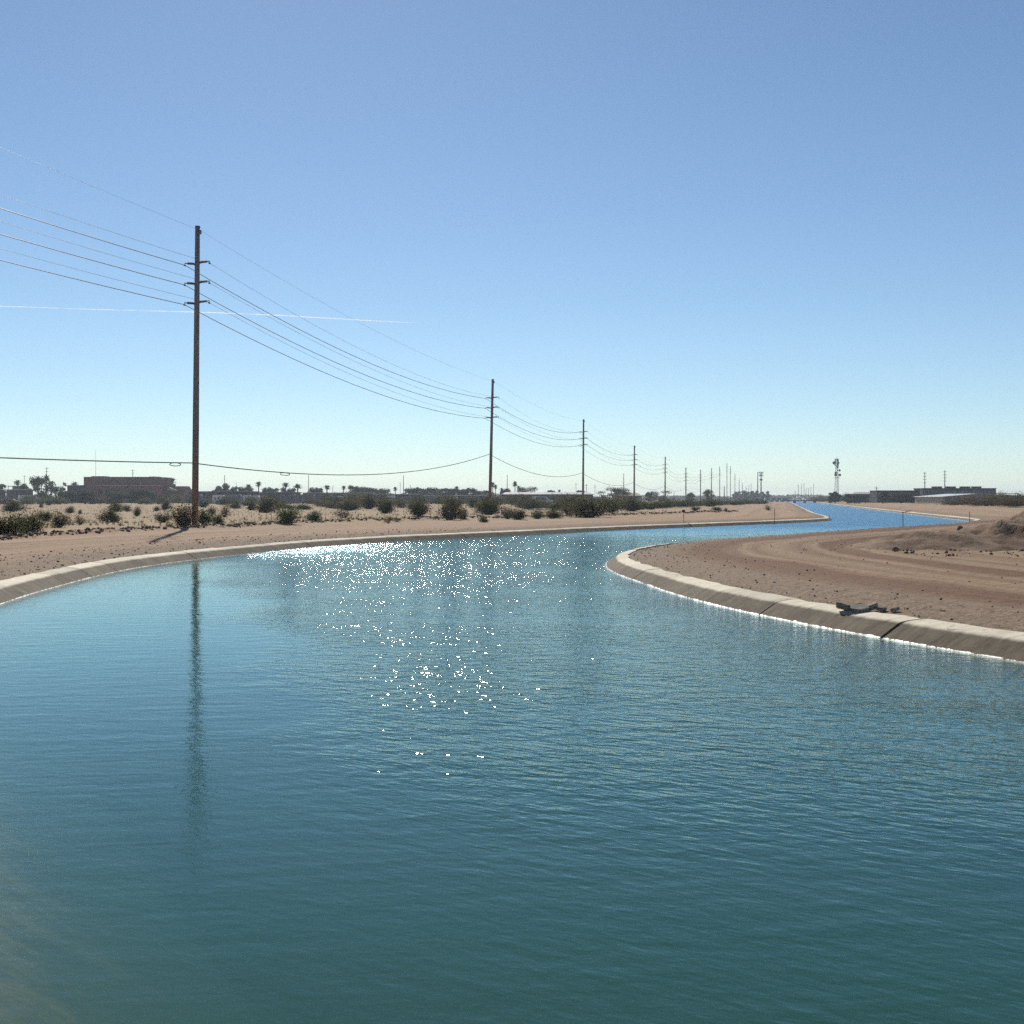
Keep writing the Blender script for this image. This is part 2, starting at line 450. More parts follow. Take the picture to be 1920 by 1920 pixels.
# ------------------------------------------------------------------ water
def water_material():
    m, nt, p = new_mat('canal water')
    nt.nodes.remove(p)
    geo = N(nt, 'ShaderNodeNewGeometry'); pos = geo.outputs['Position']
    sep = N(nt, 'ShaderNodeSeparateXYZ'); L_(nt, pos, sep.inputs[0])
    def rotated(wx, wy, across):
        p_ = math_(nt, 'ADD', math_(nt, 'MULTIPLY', sep.outputs[0], wx), math_(nt, 'MULTIPLY', sep.outputs[1], wy))
        q_ = math_(nt, 'MULTIPLY', math_(nt, 'SUBTRACT', math_(nt, 'MULTIPLY', sep.outputs[0], wy), math_(nt, 'MULTIPLY', sep.outputs[1], wx)), across)
        cb = N(nt, 'ShaderNodeCombineXYZ'); L_(nt, p_, cb.inputs[0]); L_(nt, q_, cb.inputs[1])
        return cb.outputs[0]
    ripple = noise(nt, rotated(0.65, 0.76, 0.32), 8.5, 2.0, 0.5, 0.15)
    chop = noise(nt, rotated(0.25, 0.97, 0.7), 2.8, 3.0, 0.55, 0.2)
    calm = noise(nt, rotated(-0.16, 0.987, 0.16), 2.6, 2.0, 0.5, 0.1)
    tiny = noise(nt, pos, 16.0, 2.0, 0.5)
    # wind reaches the open right and the far bend; the near left lies in the lee of the bank
    patch = noise(nt, pos, 0.12, 2)
    lee = math_(nt, 'ADD', math_(nt, 'ADD', sep.outputs[0], math_(nt, 'MULTIPLY', sep.outputs[1], 0.25)), math_(nt, 'MULTIPLY', math_(nt, 'SUBTRACT', patch, 0.5), 5.0))
    open_ = smooth(nt, lee, 0.4, 4.0)
    near = math_(nt, 'ADD', 0.14, math_(nt, 'MULTIPLY', smooth(nt, sep.outputs[1], 9, 19), 0.86))
    far = math_(nt, 'ADD', 1.0, math_(nt, 'MULTIPLY', smooth(nt, sep.outputs[1], 30, 60), 0.65))
    wind = math_(nt, 'ADD', math_(nt, 'MULTIPLY', math_(nt, 'MULTIPLY', open_, near), 0.9), 0.1)
    far = math_(nt, 'SUBTRACT', far, math_(nt, 'MULTIPLY', smooth(nt, sep.outputs[1], 85, 130), 0.95))
    wind = math_(nt, 'MULTIPLY', wind, far)
    wind = math_(nt, 'MULTIPLY', wind, math_(nt, 'ADD', 0.72, math_(nt, 'MULTIPLY', smooth(nt, noise(nt, rotated(0.5, 0.87, 0.7), 0.22, 3, 0.6, 0.4), 0.34, 0.64), 0.42)))
    h = math_(nt, 'MULTIPLY', math_(nt, 'ADD', math_(nt, 'MULTIPLY', ripple, 0.027), math_(nt, 'MULTIPLY', chop, 0.055)), wind)
    h = math_(nt, 'ADD', h, math_(nt, 'MULTIPLY', tiny, 0.0010))
    h = math_(nt, 'ADD', h, math_(nt, 'MULTIPLY', calm, 0.006))
    b = N(nt, 'ShaderNodeBump'); b.inputs['Strength'].default_value = 1.0; b.inputs['Distance'].default_value = 1.0
    L_(nt, h, b.inputs['Height'])
    gl = N(nt, 'ShaderNodeBsdfGlossy', distribution='BECKMANN'); gl.inputs['Roughness'].default_value = 0.10
    gust = math_(nt, 'MULTIPLY', math_(nt, 'MULTIPLY', smooth(nt, sep.outputs[1], 56, 78), open_), math_(nt, 'SUBTRACT', 1.0, smooth(nt, sep.outputs[0], -13.0, -4.5)))
    rr_ = math_(nt, 'ADD', 0.10, math_(nt, 'MULTIPLY', smooth(nt, sep.outputs[1], 90, 150), 0.32))
    L_(nt, math_(nt, 'ADD', rr_, math_(nt, 'MULTIPLY', gust, 0.17)), gl.inputs['Roughness'])
    gl.inputs['Color'].default_value = (0.78, 0.95, 0.97, 1)
    L_(nt, b.outputs[0], gl.inputs['Normal'])
    body = N(nt, 'ShaderNodeBsdfDiffuse'); body.inputs[0].default_value = (0.026, 0.122, 0.076, 1)
    tr = N(nt, 'ShaderNodeBsdfTransparent')
    m1 = N(nt, 'ShaderNodeMixShader'); m1.inputs[0].default_value = 0.6
    L_(nt, body.outputs[0], m1.inputs[1]); L_(nt, tr.outputs[0], m1.inputs[2])
    fr = N(nt, 'ShaderNodeFresnel'); fr.inputs['IOR'].default_value = 1.333
    L_(nt, b.outputs[0], fr.inputs['Normal'])
    m2 = N(nt, 'ShaderNodeMixShader')
    frf = N(nt, 'ShaderNodeMix'); L_(nt, geo.outputs['Backfacing'], frf.inputs[0]); L_(nt, fr.outputs[0], frf.inputs[2]); frf.inputs[3].default_value = 0.06   # light leaving the water is not bent here, so no total reflection
    L_(nt, frf.outputs[0], m2.inputs[0]); L_(nt, m1.outputs[0], m2.inputs[1]); L_(nt, gl.outputs[0], m2.inputs[2])
    out = nt.nodes['Material Output']
    L_(nt, m2.outputs[0], out.inputs['Surface'])
    va = N(nt, 'ShaderNodeVolumeAbsorption'); va.inputs['Color'].default_value = (0.30, 0.66, 0.55, 1); va.inputs['Density'].default_value = 0.2
    L_(nt, va.outputs[0], out.inputs['Volume'])
    return m

def offset_line(line, off, side):
    t = np.gradient(line, axis=0); t /= np.linalg.norm(t, axis=1)[:, None]
    n = np.stack([-t[:, 1], t[:, 0]], 1) * side      # side +1: to the left of travel
    return line + n * off

def water_mesh():
    l = offset_line(LEFT, 0.32, 1); r = offset_line(RIGHT, 0.32, -1)
    loop = np.vstack([l, r[::-1]]); n = len(loop)
    bm = bmesh.new()
    top = [bm.verts.new((x, y, 0.0)) for x, y in loop]
    bot = [bm.verts.new((x, y, -3.6)) for x, y in loop]
    f1 = bm.faces.new(top[::-1]); f2 = bm.faces.new(bot)
    for i in range(n):
        j = (i + 1) % n
        bm.faces.new((top[i], top[j], bot[j], bot[i]))
    bmesh.ops.triangulate(bm, faces=[f1, f2])
    bmesh.ops.recalc_face_normals(bm, faces=bm.faces)
    me = bpy.data.meshes.new('water'); bm.to_mesh(me); bm.free()
    return me
tag(link_mesh('water', water_mesh(), None, water_material()), 'blue-green rippled water of the winding canal', kind='structure')

# ------------------------------------------------------------------ concrete lining, slab by slab
def lining_material():
    m, nt, p = new_mat('canal concrete')
    geo = N(nt, 'ShaderNodeNewGeometry'); pos = geo.outputs['Position']
    sep = N(nt, 'ShaderNodeSeparateXYZ'); L_(nt, pos, sep.inputs[0])
    z = sep.outputs[2]
    n1 = noise(nt, pos, 0.9, 5, 0.65); n2 = noise(nt, pos, 5.0, 4, 0.7); n3 = noise(nt, pos, 22.0, 3, 0.6)
    dry = ramp(nt, [(0.3, (0.58, 0.50, 0.37)), (0.7, (0.76, 0.68, 0.52))], n2).outputs[0]
    silt = ramp(nt, [(0.3, (0.09, 0.068, 0.043)), (0.7, (0.20, 0.155, 0.10))], math_(nt, 'ADD', math_(nt, 'MULTIPLY', n1, 0.6), math_(nt, 'MULTIPLY', n2, 0.4))).outputs[0]
    zz = math_(nt, 'ADD', z, math_(nt, 'MULTIPLY', math_(nt, 'SUBTRACT', n1, 0.5), 0.04))
    run = N(nt, 'ShaderNodeAttribute', attribute_name='run').outputs['Fac']
    cv = N(nt, 'ShaderNodeCombineXYZ'); L_(nt, run, cv.inputs[0]); L_(nt, math_(nt, 'MULTIPLY', z, 0.7), cv.inputs[1])
    streak = noise(nt, cv.outputs[0], 3.2, 4, 0.7)
    silt = mixc(nt, 1.0, silt, ramp(nt, [(0.34, 0.62), (0.66, 1.28)], streak).outputs[0], 'MULTIPLY')
    dry = mixc(nt, 1.0, dry, ramp(nt, [(0.30, 0.72), (0.5, 1.0), (0.7, 1.08)], streak).outputs[0], 'MULTIPLY')
    zz = math_(nt, 'ADD', zz, math_(nt, 'MULTIPLY', math_(nt, 'SUBTRACT', streak, 0.5), 0.035))
    c = mixc(nt, smooth(nt, zz, 0.272, 0.335), silt, dry)
    vr = N(nt, 'ShaderNodeTexVoronoi', feature='DISTANCE_TO_EDGE'); vr.inputs['Scale'].default_value = 0.55
    wv = N(nt, 'ShaderNodeVectorMath', operation='ADD'); ns = N(nt, 'ShaderNodeTexNoise'); ns.inputs['Scale'].default_value = 2.0; L_(nt, pos, ns.inputs['Vector'])
    L_(nt, pos, wv.inputs[0]); L_(nt, ns.outputs['Color'], wv.inputs[1]); L_(nt, wv.outputs[0], vr.inputs['Vector'])
    crack = math_(nt, 'MULTIPLY', math_(nt, 'SUBTRACT', 1.0, smooth(nt, vr.outputs['Distance'], 0.004, 0.016)), smooth(nt, noise(nt, pos, 0.25, 2), 0.46, 0.6))
    c = mixc(nt, math_(nt, 'MULTIPLY', crack, 0.6), c, (0.06, 0.05, 0.04))
    c = mixc(nt, 0.5, c, mixc(nt, 1.0, c, ramp(nt, [(0.3, 0.75), (0.7, 1.2)], n3).outputs[0], 'MULTIPLY'))
    oi = N(nt, 'ShaderNodeObjectInfo')
    tone = math_(nt, 'ADD', 0.86, math_(nt, 'MULTIPLY', oi.outputs['Random'], 0.28))
    cc = N(nt, 'ShaderNodeCombineColor')
    for i in range(3): L_(nt, tone, cc.inputs[i])
    c = mixc(nt, 1.0, c, cc.outputs[0], 'MULTIPLY')
    zw = math_(nt, 'ADD', math_(nt, 'ADD', z, math_(nt, 'MULTIPLY', math_(nt, 'SUBTRACT', n2, 0.5), 0.08)), math_(nt, 'MULTIPLY', math_(nt, 'SUBTRACT', n1, 0.5), 0.06))
    wet = math_(nt, 'SUBTRACT', 1.0, smooth(nt, zw, 0.002, 0.018))
    algae = mixc(nt, smooth(nt, math_(nt, 'ADD', math_(nt, 'MULTIPLY', n1, 0.6), math_(nt, 'MULTIPLY', n2, 0.4)), 0.38, 0.62), (0.13, 0.10, 0.045), (0.34, 0.225, 0.095))
    zd = math_(nt, 'ADD', z, math_(nt, 'MULTIPLY', math_(nt, 'SUBTRACT', n1, 0.5), 1.1))
    algae = mixc(nt, smooth(nt, zd, -1.35, -0.45), (0.085, 0.082, 0.04), algae)
    c = mixc(nt, wet, c, mixc(nt, smooth(nt, z, -0.3, -0.03), algae, (0.16, 0.14, 0.10)))
    L_(nt, c, p.inputs['Base Color'])
    wet = math_(nt, 'MULTIPLY', wet, smooth(nt, z, -0.06, -0.02))
    r = math_(nt, 'SUBTRACT', 0.9, math_(nt, 'MULTIPLY', wet, 0.42))
    L_(nt, r, p.inputs['Roughness'])
    L_(nt, math_(nt, 'ADD', 0.15, math_(nt, 'MULTIPLY', wet, 0.4)), p.inputs['Specular IOR Level'])
    b = N(nt, 'ShaderNodeBump'); b.inputs['Strength'].default_value = 0.6; b.inputs['Distance'].default_value = 1.0
    L_(nt, math_(nt, 'ADD', math_(nt, 'MULTIPLY', n2, 0.02), math_(nt, 'MULTIPLY', n3, 0.008)), b.inputs['Height'])
    L_(nt, b.outputs[0], p.inputs['Normal'])
    return m
MAT_LINING = lining_material()

PROFILE = [(-3.4, -2.1), (-1.6, -1.0), (0.0, 0.0), (0.26, 0.165), (0.46, 0.292), (0.51, 0.318), (0.57, 0.338), (0.70, 0.358), (0.90, 0.378), (1.08, 0.39), (1.10, 0.2)]

def resample(line, s0, s1, n):
    seg = np.linalg.norm(np.diff(line, axis=0), axis=1); s = np.concatenate([[0], np.cumsum(seg)])
    q = np.linspace(s0, s1, n)
    return np.stack([np.interp(q, s, line[:, 0]), np.interp(q, s, line[:, 1])], 1)
def length_at(line, cond):
    seg = np.linalg.norm(np.diff(line, axis=0), axis=1); s = np.concatenate([[0], np.cumsum(seg)])
    i = int(np.argmax(cond(line))); return s[i], s[-1]

rng = random.Random(3)
def slab(line, side, s0, s1, parent, dz=0.0, name='concrete_slab'):
    n = max(2, int((s1 - s0) / (0.7 if s1 - s0 < 12 else 6)) + 1)
    a = resample(line, s0 - 0.4, s0 + 0.4, 3); pts = resample(line, s0, s1, n)
    t = np.gradient(pts, axis=0) if n > 2 else np.repeat((pts[1:] - pts[:1]), 2, 0)
    t = t / np.linalg.norm(t, axis=1)[:, None]
    nr = np.stack([-t[:, 1], t[:, 0]], 1) * side
    V = []; Fc = []
    K = len(PROFILE)
    jag = [rng.uniform(-0.09, 0.07) for _ in range(n)]
    for i in range(n):
        for k, (o, z) in enumerate(PROFILE):
            oo = o + (jag[i] if k >= K - 2 else 0)
            V.append((pts[i, 0] + nr[i, 0] * oo, pts[i, 1] + nr[i, 1] * oo, z + dz + (0.006 * math.sin(i * 1.7 + s0) if k > 3 else 0)))
    for i in range(n - 1):
        for k in range(K - 1):
            q = (i * K + k, i * K + k + 1, (i + 1) * K + k + 1, (i + 1) * K + k)
            Fc.append(q if side < 0 else q[::-1])
    # end skirts give every slab its thickness at the joints
    for i in (0, n - 1):
        b = len(V)
        for k in range(K): x, y, z = V[i * K + k]; V.append((x, y, z - 0.10))
        for k in range(K - 1): Fc.append((i * K + k, i * K + k + 1, b + k + 1, b + k))
    mb = MB(); mb.v = V; mb.f = Fc
    o = mb.build(name, MAT_LINING, parent)
    rv = [s0 + (s1 - s0) * i / (n - 1) for i in range(n) for k in range(K)] + [q for q in (s0, s1) for k in range(K)]
    at_ = o.data.attributes.new('run', 'FLOAT', 'POINT'); at_.data.foreach_set('value', rv)
    return o

def lining(line, side, cuts, root_name, label, gaps):
    p0 = resample(line, cuts[0], cuts[0] + 1, 2)[0]
    root = empty(root_name, (0, 0, 0))
    tag(root, label, 'canal lining')
    for a, b in zip(cuts[:-1], cuts[1:]):
        g = 0.13 if any(abs(b - q) < 0.6 for q in gaps) else 0.035
        slab(line, side, a + 0.01, b - g, root, rng.uniform(-0.012, 0.012))
    return root

def arc_of(line, x, y):
    seg = np.linalg.norm(np.diff(line, axis=0), axis=1); s = np.concatenate([[0], np.cumsum(seg)])
    return float(s[np.argmin((line[:, 0] - x) ** 2 + (line[:, 1] - y) ** 2)])
def make_cuts(s0, s1, step, jit, far_from=None, far_step=25):
    c = [s0]
    while c[-1] < s1 - 1:
        st = step if (far_from is None or c[-1] < far_from) else far_step
        c.append(min(s1, c[-1] + st * rng.uniform(1 - jit, 1 + jit)))
    return c
sL0 = arc_of(LEFT, 3.5, -14); sLf = arc_of(LEFT, 43, 175); sLe = arc_of(LEFT, 216, 1005)
lining(LEFT, 1, [sL0] + make_cuts(arc_of(LEFT, -10.2, 21), sLe, 5.2, 0.25, sLf, 30), 'canal_lining', 'concrete lining of the left bank, curving away to a sandy spit', [])
gapR = gpt(1655, 1160, 0.3)
sR0 = arc_of(RIGHT, 24, -14); sRg = arc_of(RIGHT, 7.75, 28.3); sRt = arc_of(RIGHT, 51, 148); sRe = arc_of(RIGHT, 234, 1005)
sRg2 = arc_of(RIGHT, 9.3, 24.1)
cutsR = make_cuts(sR0, sRg2 - 0.1, 6.0, 0.2)
cutsR = cutsR[:-1] + [sRg2, sRg] + make_cuts(sRg, sRt, 4.6, 0.3)[1:]
lining(RIGHT, -1, cutsR, 'canal_lining', 'concrete lining with pale rounded lip around the near dirt spit on the right', [sRg, sRg2])
lining(RIGHT, -1, make_cuts(sRt, sRe, 14, 0.2, sRt + 200, 40), 'canal_lining', 'bright white concrete lining along the right side of the far straight reach', [])

# ------------------------------------------------------------------ utility pole line
MAT_POLE, nt, p = new_mat('weathered brown pole')
tc = N(nt, 'ShaderNodeTexCoord'); mp = N(nt, 'ShaderNodeMapping'); mp.inputs['Scale'].default_value = (1, 1, .06); L_(nt, tc.outputs['Object'], mp.inputs[0])
sp = N(nt, 'ShaderNodeSeparateXYZ'); L_(nt, tc.outputs['Object'], sp.inputs[0])
grain = noise(nt, mp.outputs[0], 6.0, 4, .65); patchy_ = noise(nt, tc.outputs['Object'], .35, 3)
hz_ = math_(nt, 'ADD', sp.outputs[2], math_(nt, 'MULTIPLY', patchy_, 4.0))
c = mixc(nt, smooth(nt, hz_, 2.5, 16.0), (0.235, 0.15, 0.12), (0.245, 0.215, 0.21))      # bleached above, still red-brown near the butt
c = mixc(nt, 1.0, c, ramp(nt, [(.32, .62), (.68, 1.25)], grain).outputs[0], 'MULTIPLY')
L_(nt, c, p.inputs['Base Color']); p.inputs['Roughness'].default_value = .85; p.inputs['Specular IOR Level'].default_value = .2
MAT_INS = plain('grey polymer insulator', (0.13, 0.125, 0.13), 0.5, 0.2)
MAT_STEEL = plain('dull galvanised steel', (0.20, 0.20, 0.20), 0.5, 0.2, metal=0.3)
MAT_WIRE = plain('dark aluminium wire', (0.055, 0.06, 0.065), 0.55, 0.1)
MAT_CABLE = plain('black cable jacket', (0.025, 0.025, 0.027), 0.5, 0.1)

LINE_X0, LINE_S, SPAN = -50.2, 0.21, 111.0
line_dir = Vector((LINE_S, 1, 0)).normalized(); arm_dir = Vector((line_dir.y, -line_dir.x, 0))
P_TOP = [426, 712, 787, 836, 857, 877, 881, 878, 875, 869, 874, 888, 898, 905, 912, 909, 906]
P_U = [365.5, 918, 1093, 1189, 1247, 1286, 1313.5, 1334, 1349.5, 1363, 1369.5, 1378, 1386, 1392, 1399, 1404, 1408.5]
P_LEAN = [0.5, 1.35, 0.4, 0.3, 0.2, 0.0, 0.0, 0.1, 0, 0, 0, 0, 0, 0, 0, 0, 0]
P_TEL = [6.05, 10.6, 9.6]       # height of the communication cable
ORD = ['nearest', 'second', 'third', 'fourth', 'fifth', 'sixth', 'seventh', 'eighth', 'ninth', 'tenth', 'eleventh', 'twelfth', 'thirteenth', 'fourteenth',
       'fifteenth', 'sixteenth', 'seventeenth']

ins_mb = MB()
ins_mb.tube([(0.0, 0, 0), (0.06, 0, 0.0), (0.06, 0, 0)], 0.11, 8)
pts = [(0.05 + 0.62 * i / 12, 0, 0.02 + 0.05 * i / 12) for i in range(13)]
ins_mb.tube(pts, [0.115 if i % 2 else 0.08 for i in range(13)], 8)
ins_mb.tube([(0.67, 0, 0.07), (0.92, 0, 0.085)], 0.045, 6)
INS_ME = ins_mb.mesh('insulator', MAT_INS)
cl_mb = MB(); cl_mb.tube([(0.90, 0, 0.10), (0.91, 0, -0.05)], 0.03, 6); cl_mb.box((0.91, 0, -0.10), (0.09, 0.26, 0.11))
CLAMP_ME = cl_mb.mesh('clamp', MAT_STEEL)
ANG = math.atan2(arm_dir.y, arm_dir.x)

pole_pts = []           # per pole: dict of wire attachment points
for k in range(17):
    Y = SPAN * (k + 1); X = (P_U[k] - CX) / F_PX * Y
    zt = CAM_H + (V0 - P_TOP[k]) / F_PX * Y
    zb = zat(X, Y) - 0.15
    H = zt - zb
    root = empty('utility_pole', (X, Y, zb))
    root.rotation_euler = (0, R_(P_LEAN[k]), 0)
    root.location.x += 0.0
    lab = ('nearest utility pole, tallest in the picture, brown and rising out of roadside shrubs' if k == 0 else
           f'{ORD[k]} brown utility pole counted from the nearest along the line')
    if k == 16: lab = 'last tiny utility pole at the far end of the receding line'
    tag(root, lab, 'utility pole', 'utility poles of the line beside the canal')
    rb, rt = (0.275, 0.205) if k < 3 else (0.30, 0.22)
    MB().tube([(0, 0, 0), (0, 0, H * .33), (0, 0, H * .66), (0, 0, H)], [rb, rb * .9 + rt * .1, (rb + rt) / 2 - .01, rt], 14).build('shaft', MAT_POLE, root, True)
    cap = MB().tube([(0, 0, H - 0.02), (0, 0, H + 0.10)], [rt + 0.035, rt + 0.01], 12)
    MB().box((rt + 0.06, 0, H - 0.42), (0.12, 0.16, 0.34)).build('bracket', MAT_STEEL, root)
    cap.build('cap', MAT_STEEL, root)
    arms = []
    m = Matrix.Translation(root.location) @ Matrix.Rotation(R_(P_LEAN[k]), 4, 'Y')
    for j in range(3):
        za = H - 3.12 - 1.69 * j
        for s in (-1, 1):
            io = link_mesh('insulator', INS_ME, root)
            io.location = (arm_dir.x * s * (rt + 0.02), arm_dir.y * s * (rt + 0.02), za + (0.10 if s > 0 else -0.02))
            io.rotation_euler = (0, 0, ANG + (0 if s > 0 else math.pi))
            if k < 7:
                c = link_mesh('clamp', CLAMP_ME, io)
            q = m @ Vector((arm_dir.x * s * (rt + 0.93), arm_dir.y * s * (rt + 0.93), za - 0.07 + (0.10 if s > 0 else -0.02)))
            arms.append(q)
    tel = m @ Vector((arm_dir.x * -(rb + 0.02), arm_dir.y * -(rb + 0.02), (P_TEL[k] if k < 3 else 8.5) - zb))
    top = m @ Vector((rt + 0.07, 0, H - 0.3))
    pole_pts.append({'arms': arms, 'tel': tel, 'top': top})

# the span that leaves the picture on the left hangs from a pole beside the viewer, out of frame
prev = {'arms': [q + Vector((-LINE_S * SPAN, -SPAN, -1.1)) for q in pole_pts[0]['arms']], 'tel': pole_pts[0]['tel'] + Vector((-LINE_S * SPAN, -SPAN, 0.6)),
        'top': pole_pts[0]['top'] + Vector((-LINE_S * SPAN, -SPAN, 0.0))}
chain = [prev] + pole_pts
def strung(get, sags, rad, n_poles, seg=18):
    mb = MB()
    for i in range(n_poles - 1):
        a, b = get(chain[i]), get(chain[i + 1])
        sag = sags[min(i, len(sags) - 1)]
        pts = [a.lerp(b, t / seg) + Vector((0, 0, -4 * sag * (t / seg) * (1 - t / seg))) for t in range(seg + 1)]
        mb.tube(pts, rad, 4, False)
    return mb
WL = ['upper left', 'upper right', 'middle left', 'middle right', 'lower left', 'lower right']
for i in range(6):
    o = strung(lambda q, i=i: q['arms'][i], [1.0, 2.0, 2.0, 1.8], 0.032 if i % 2 == 0 else 0.013, 10).build('overhead_wire', MAT_WIRE)
    tag(o, f'{WL[i]} conductor wire strung between the utility poles', 'power line', 'conductor wires on the utility poles')
o = strung(lambda q: q['top'], [0.7, 1.3], 0.010, 10).build('overhead_wire', MAT_WIRE)
tag(o, 'thin topmost shield wire running between the pole tops', 'power line')
tl = strung(lambda q: q['tel'], [0.75, 2.1, 2.2, 2.0], 0.045, 8, 28)
root = tl.build('communication_cable', MAT_CABLE)
tag(root, 'single black communication cable slung low across the poles', 'cable')
for (i, t, L) in ((0, 0.972, 2.0), (1, 0.185, 2.6)):       # slack loops beside the first pole
    a, b = chain[i]['tel'], chain[i + 1]['tel']; sag = [0.75, 2.1][i]
    base = lambda q: a.lerp(b, q) + Vector((0, 0, -4 * sag * q * (1 - q)))
    c = base(t); d = (base(t + .01) - base(t - .01)).normalized()
    lp = [c + d * (L / 2 * math.cos(w)) + Vector((0, 0, -0.14 + 0.13 * math.sin(w))) for w in [2 * math.pi * n / 20 for n in range(21)]]
    MB().tube(lp, 0.035, 5, False).build('slack_loop', MAT_CABLE, root)

# ------------------------------------------------------------------ shrubs
MAT_SH = [foliage_mat('creosote foliage', (0.07, 0.072, 0.033), (0.21, 0.20, 0.09)),
          foliage_mat('brown scrub foliage', (0.075, 0.062, 0.032), (0.23, 0.19, 0.10)),
          foliage_mat('fresh green scrub', (0.055, 0.07, 0.03), (0.18, 0.215, 0.09)),
          foliage_mat('russet scrub', (0.075, 0.05, 0.025), (0.22, 0.15, 0.075))]
MAT_STEM = plain('dry grey stems', (0.11, 0.08, 0.055), 0.9, 0.3)

def leaf_cloud(rr, pts, size, aspect=1.6):
    """one small bent quad per point"""
    n = len(pts); P = np.array(pts, float)
    g = np.random.RandomState(rr.randrange(1 << 30))
    a = g.normal(size=(n, 3)); a /= np.linalg.norm(a, axis=1)[:, None]
    b = g.normal(size=(n, 3)); b -= a * (a * b).sum(1)[:, None]; b /= np.linalg.norm(b, axis=1)[:, None]
    s = size * g.uniform(0.6, 1.3, n)[:, None]
    V = np.stack([P - a * s * aspect, P + b * s, P + a * s * aspect, P - b * s], 1).reshape(-1, 3)
    Fi = np.arange(n * 4).reshape(-1, 4)
    return V, Fi
def np_mesh(name, V, Fi, mat):
    me = bpy.data.meshes.new(name)
    me.vertices.add(len(V)); me.vertices.foreach_set('co', V.astype(np.float32).ravel())
    k = Fi.shape[1]
    me.loops.add(Fi.size); me.loops.foreach_set('vertex_index', Fi.astype(np.int32).ravel())
    me.polygons.add(len(Fi)); me.polygons.foreach_set('loop_start', (np.arange(len(Fi)) * k).astype(np.int32))
    me.materials.append(mat); me.update(calc_edges=True)
    return me

def shrub_meshes(seed, mat, density=2600, spread=1.0, stems_n=34, low=0.25):
    """unit shrub: 1 wide, 1 high, stems fanning from the base with leaf tufts along them"""
    rr = random.Random(seed)
    pts = []; st = MB()
    bx = rr.uniform(-.08, .08)
    lob = [(rr.uniform(0, 6.28), rr.uniform(0.72, 1.08)) for _ in range(4)]
    for s in range(stems_n):
        az = rr.uniform(0, 2 * math.pi); tilt = math.acos(1 - rr.random() * 0.85) * 0.92
        ln = rr.uniform(0.7, 1.0)
        for la, lf in lob:
            if abs((az - la + math.pi) % (2 * math.pi) - math.pi) < 0.7: ln *= lf
        tip = Vector((math.sin(tilt) * math.cos(az) * 0.52 * spread, math.sin(tilt) * math.sin(az) * 0.52 * spread, max(0.14, math.cos(tilt)) * 0.98)) * ln
        base = Vector((bx + math.cos(az) * 0.05, math.sin(az) * 0.05, 0))
        mid = base.lerp(tip, 0.5) + Vector((0, 0, 0.06)) + Vector((rr.uniform(-.03, .03), rr.uniform(-.03, .03), 0))
        st.tube([base, mid, tip], [0.011, 0.008, 0.003], 4, False)
        tufts = []
        for q in range(5):
            t = low + (1 - low) * (q + rr.random()) / 5
            c = base.lerp(mid, t * 2) if t < .5 else mid.lerp(tip, t * 2 - 1)
            tufts.append((c, 0.045 + 0.06 * t))
        for c, r in tufts:
            for _ in range(density // (stems_n * 5)):
                pts.append((c.x + rr.gauss(0, r), c.y + rr.gauss(0, r), max(0.01, c.z + rr.gauss(0, r * .9))))
    V, Fi = leaf_cloud(rr, pts, 0.0165)
    return np_mesh('foliage', V, Fi, mat), st.mesh('stems', MAT_STEM)

SHR = {'dark': [shrub_meshes(100 + i, MAT_SH[0], 3200, 1.0, 40) for i in range(4)],
       'brown': [shrub_meshes(120 + i, MAT_SH[1], 2200, 1.05, 34) for i in range(3)],
       'green': [shrub_meshes(140 + i, MAT_SH[2], 2300, 1.0, 34) for i in range(3)],
       'sparse': [shrub_meshes(160 + i, MAT_SH[1], 900, 1.15, 24, 0.35) for i in range(3)],
       'russet': [shrub_meshes(180 + i, MAT_SH[3], 2400, 1.05, 34) for i in range(2)]}
srr = random.Random(11)
def shrub(u, vb, w, h, kind, label, group=None, name='desert_shrub', full=True):
    p = gpt(u, vb); D = p.y
    fo, stm = srr.choice(SHR[kind])
    W = w / F_PX * D; Hh = h / F_PX * D
    z = zat(p.x, p.y) - 0.03
    sc = (W * srr.uniform(1.15, 1.4), W * srr.uniform(1.0, 1.25), Hh * 1.3)
    rz = srr.uniform(0, 6.28)
    if full:
        r = empty(name, (p.x, p.y, z), rz); r.scale = sc
        link_mesh('foliage', fo, r); link_mesh('stems', stm, r)
    else:
        r = link_mesh(name, fo); r.location = (p.x, p.y, z); r.rotation_euler = (0, 0, rz); r.scale = sc
    tag(r, label, 'shrub', group)
    return r

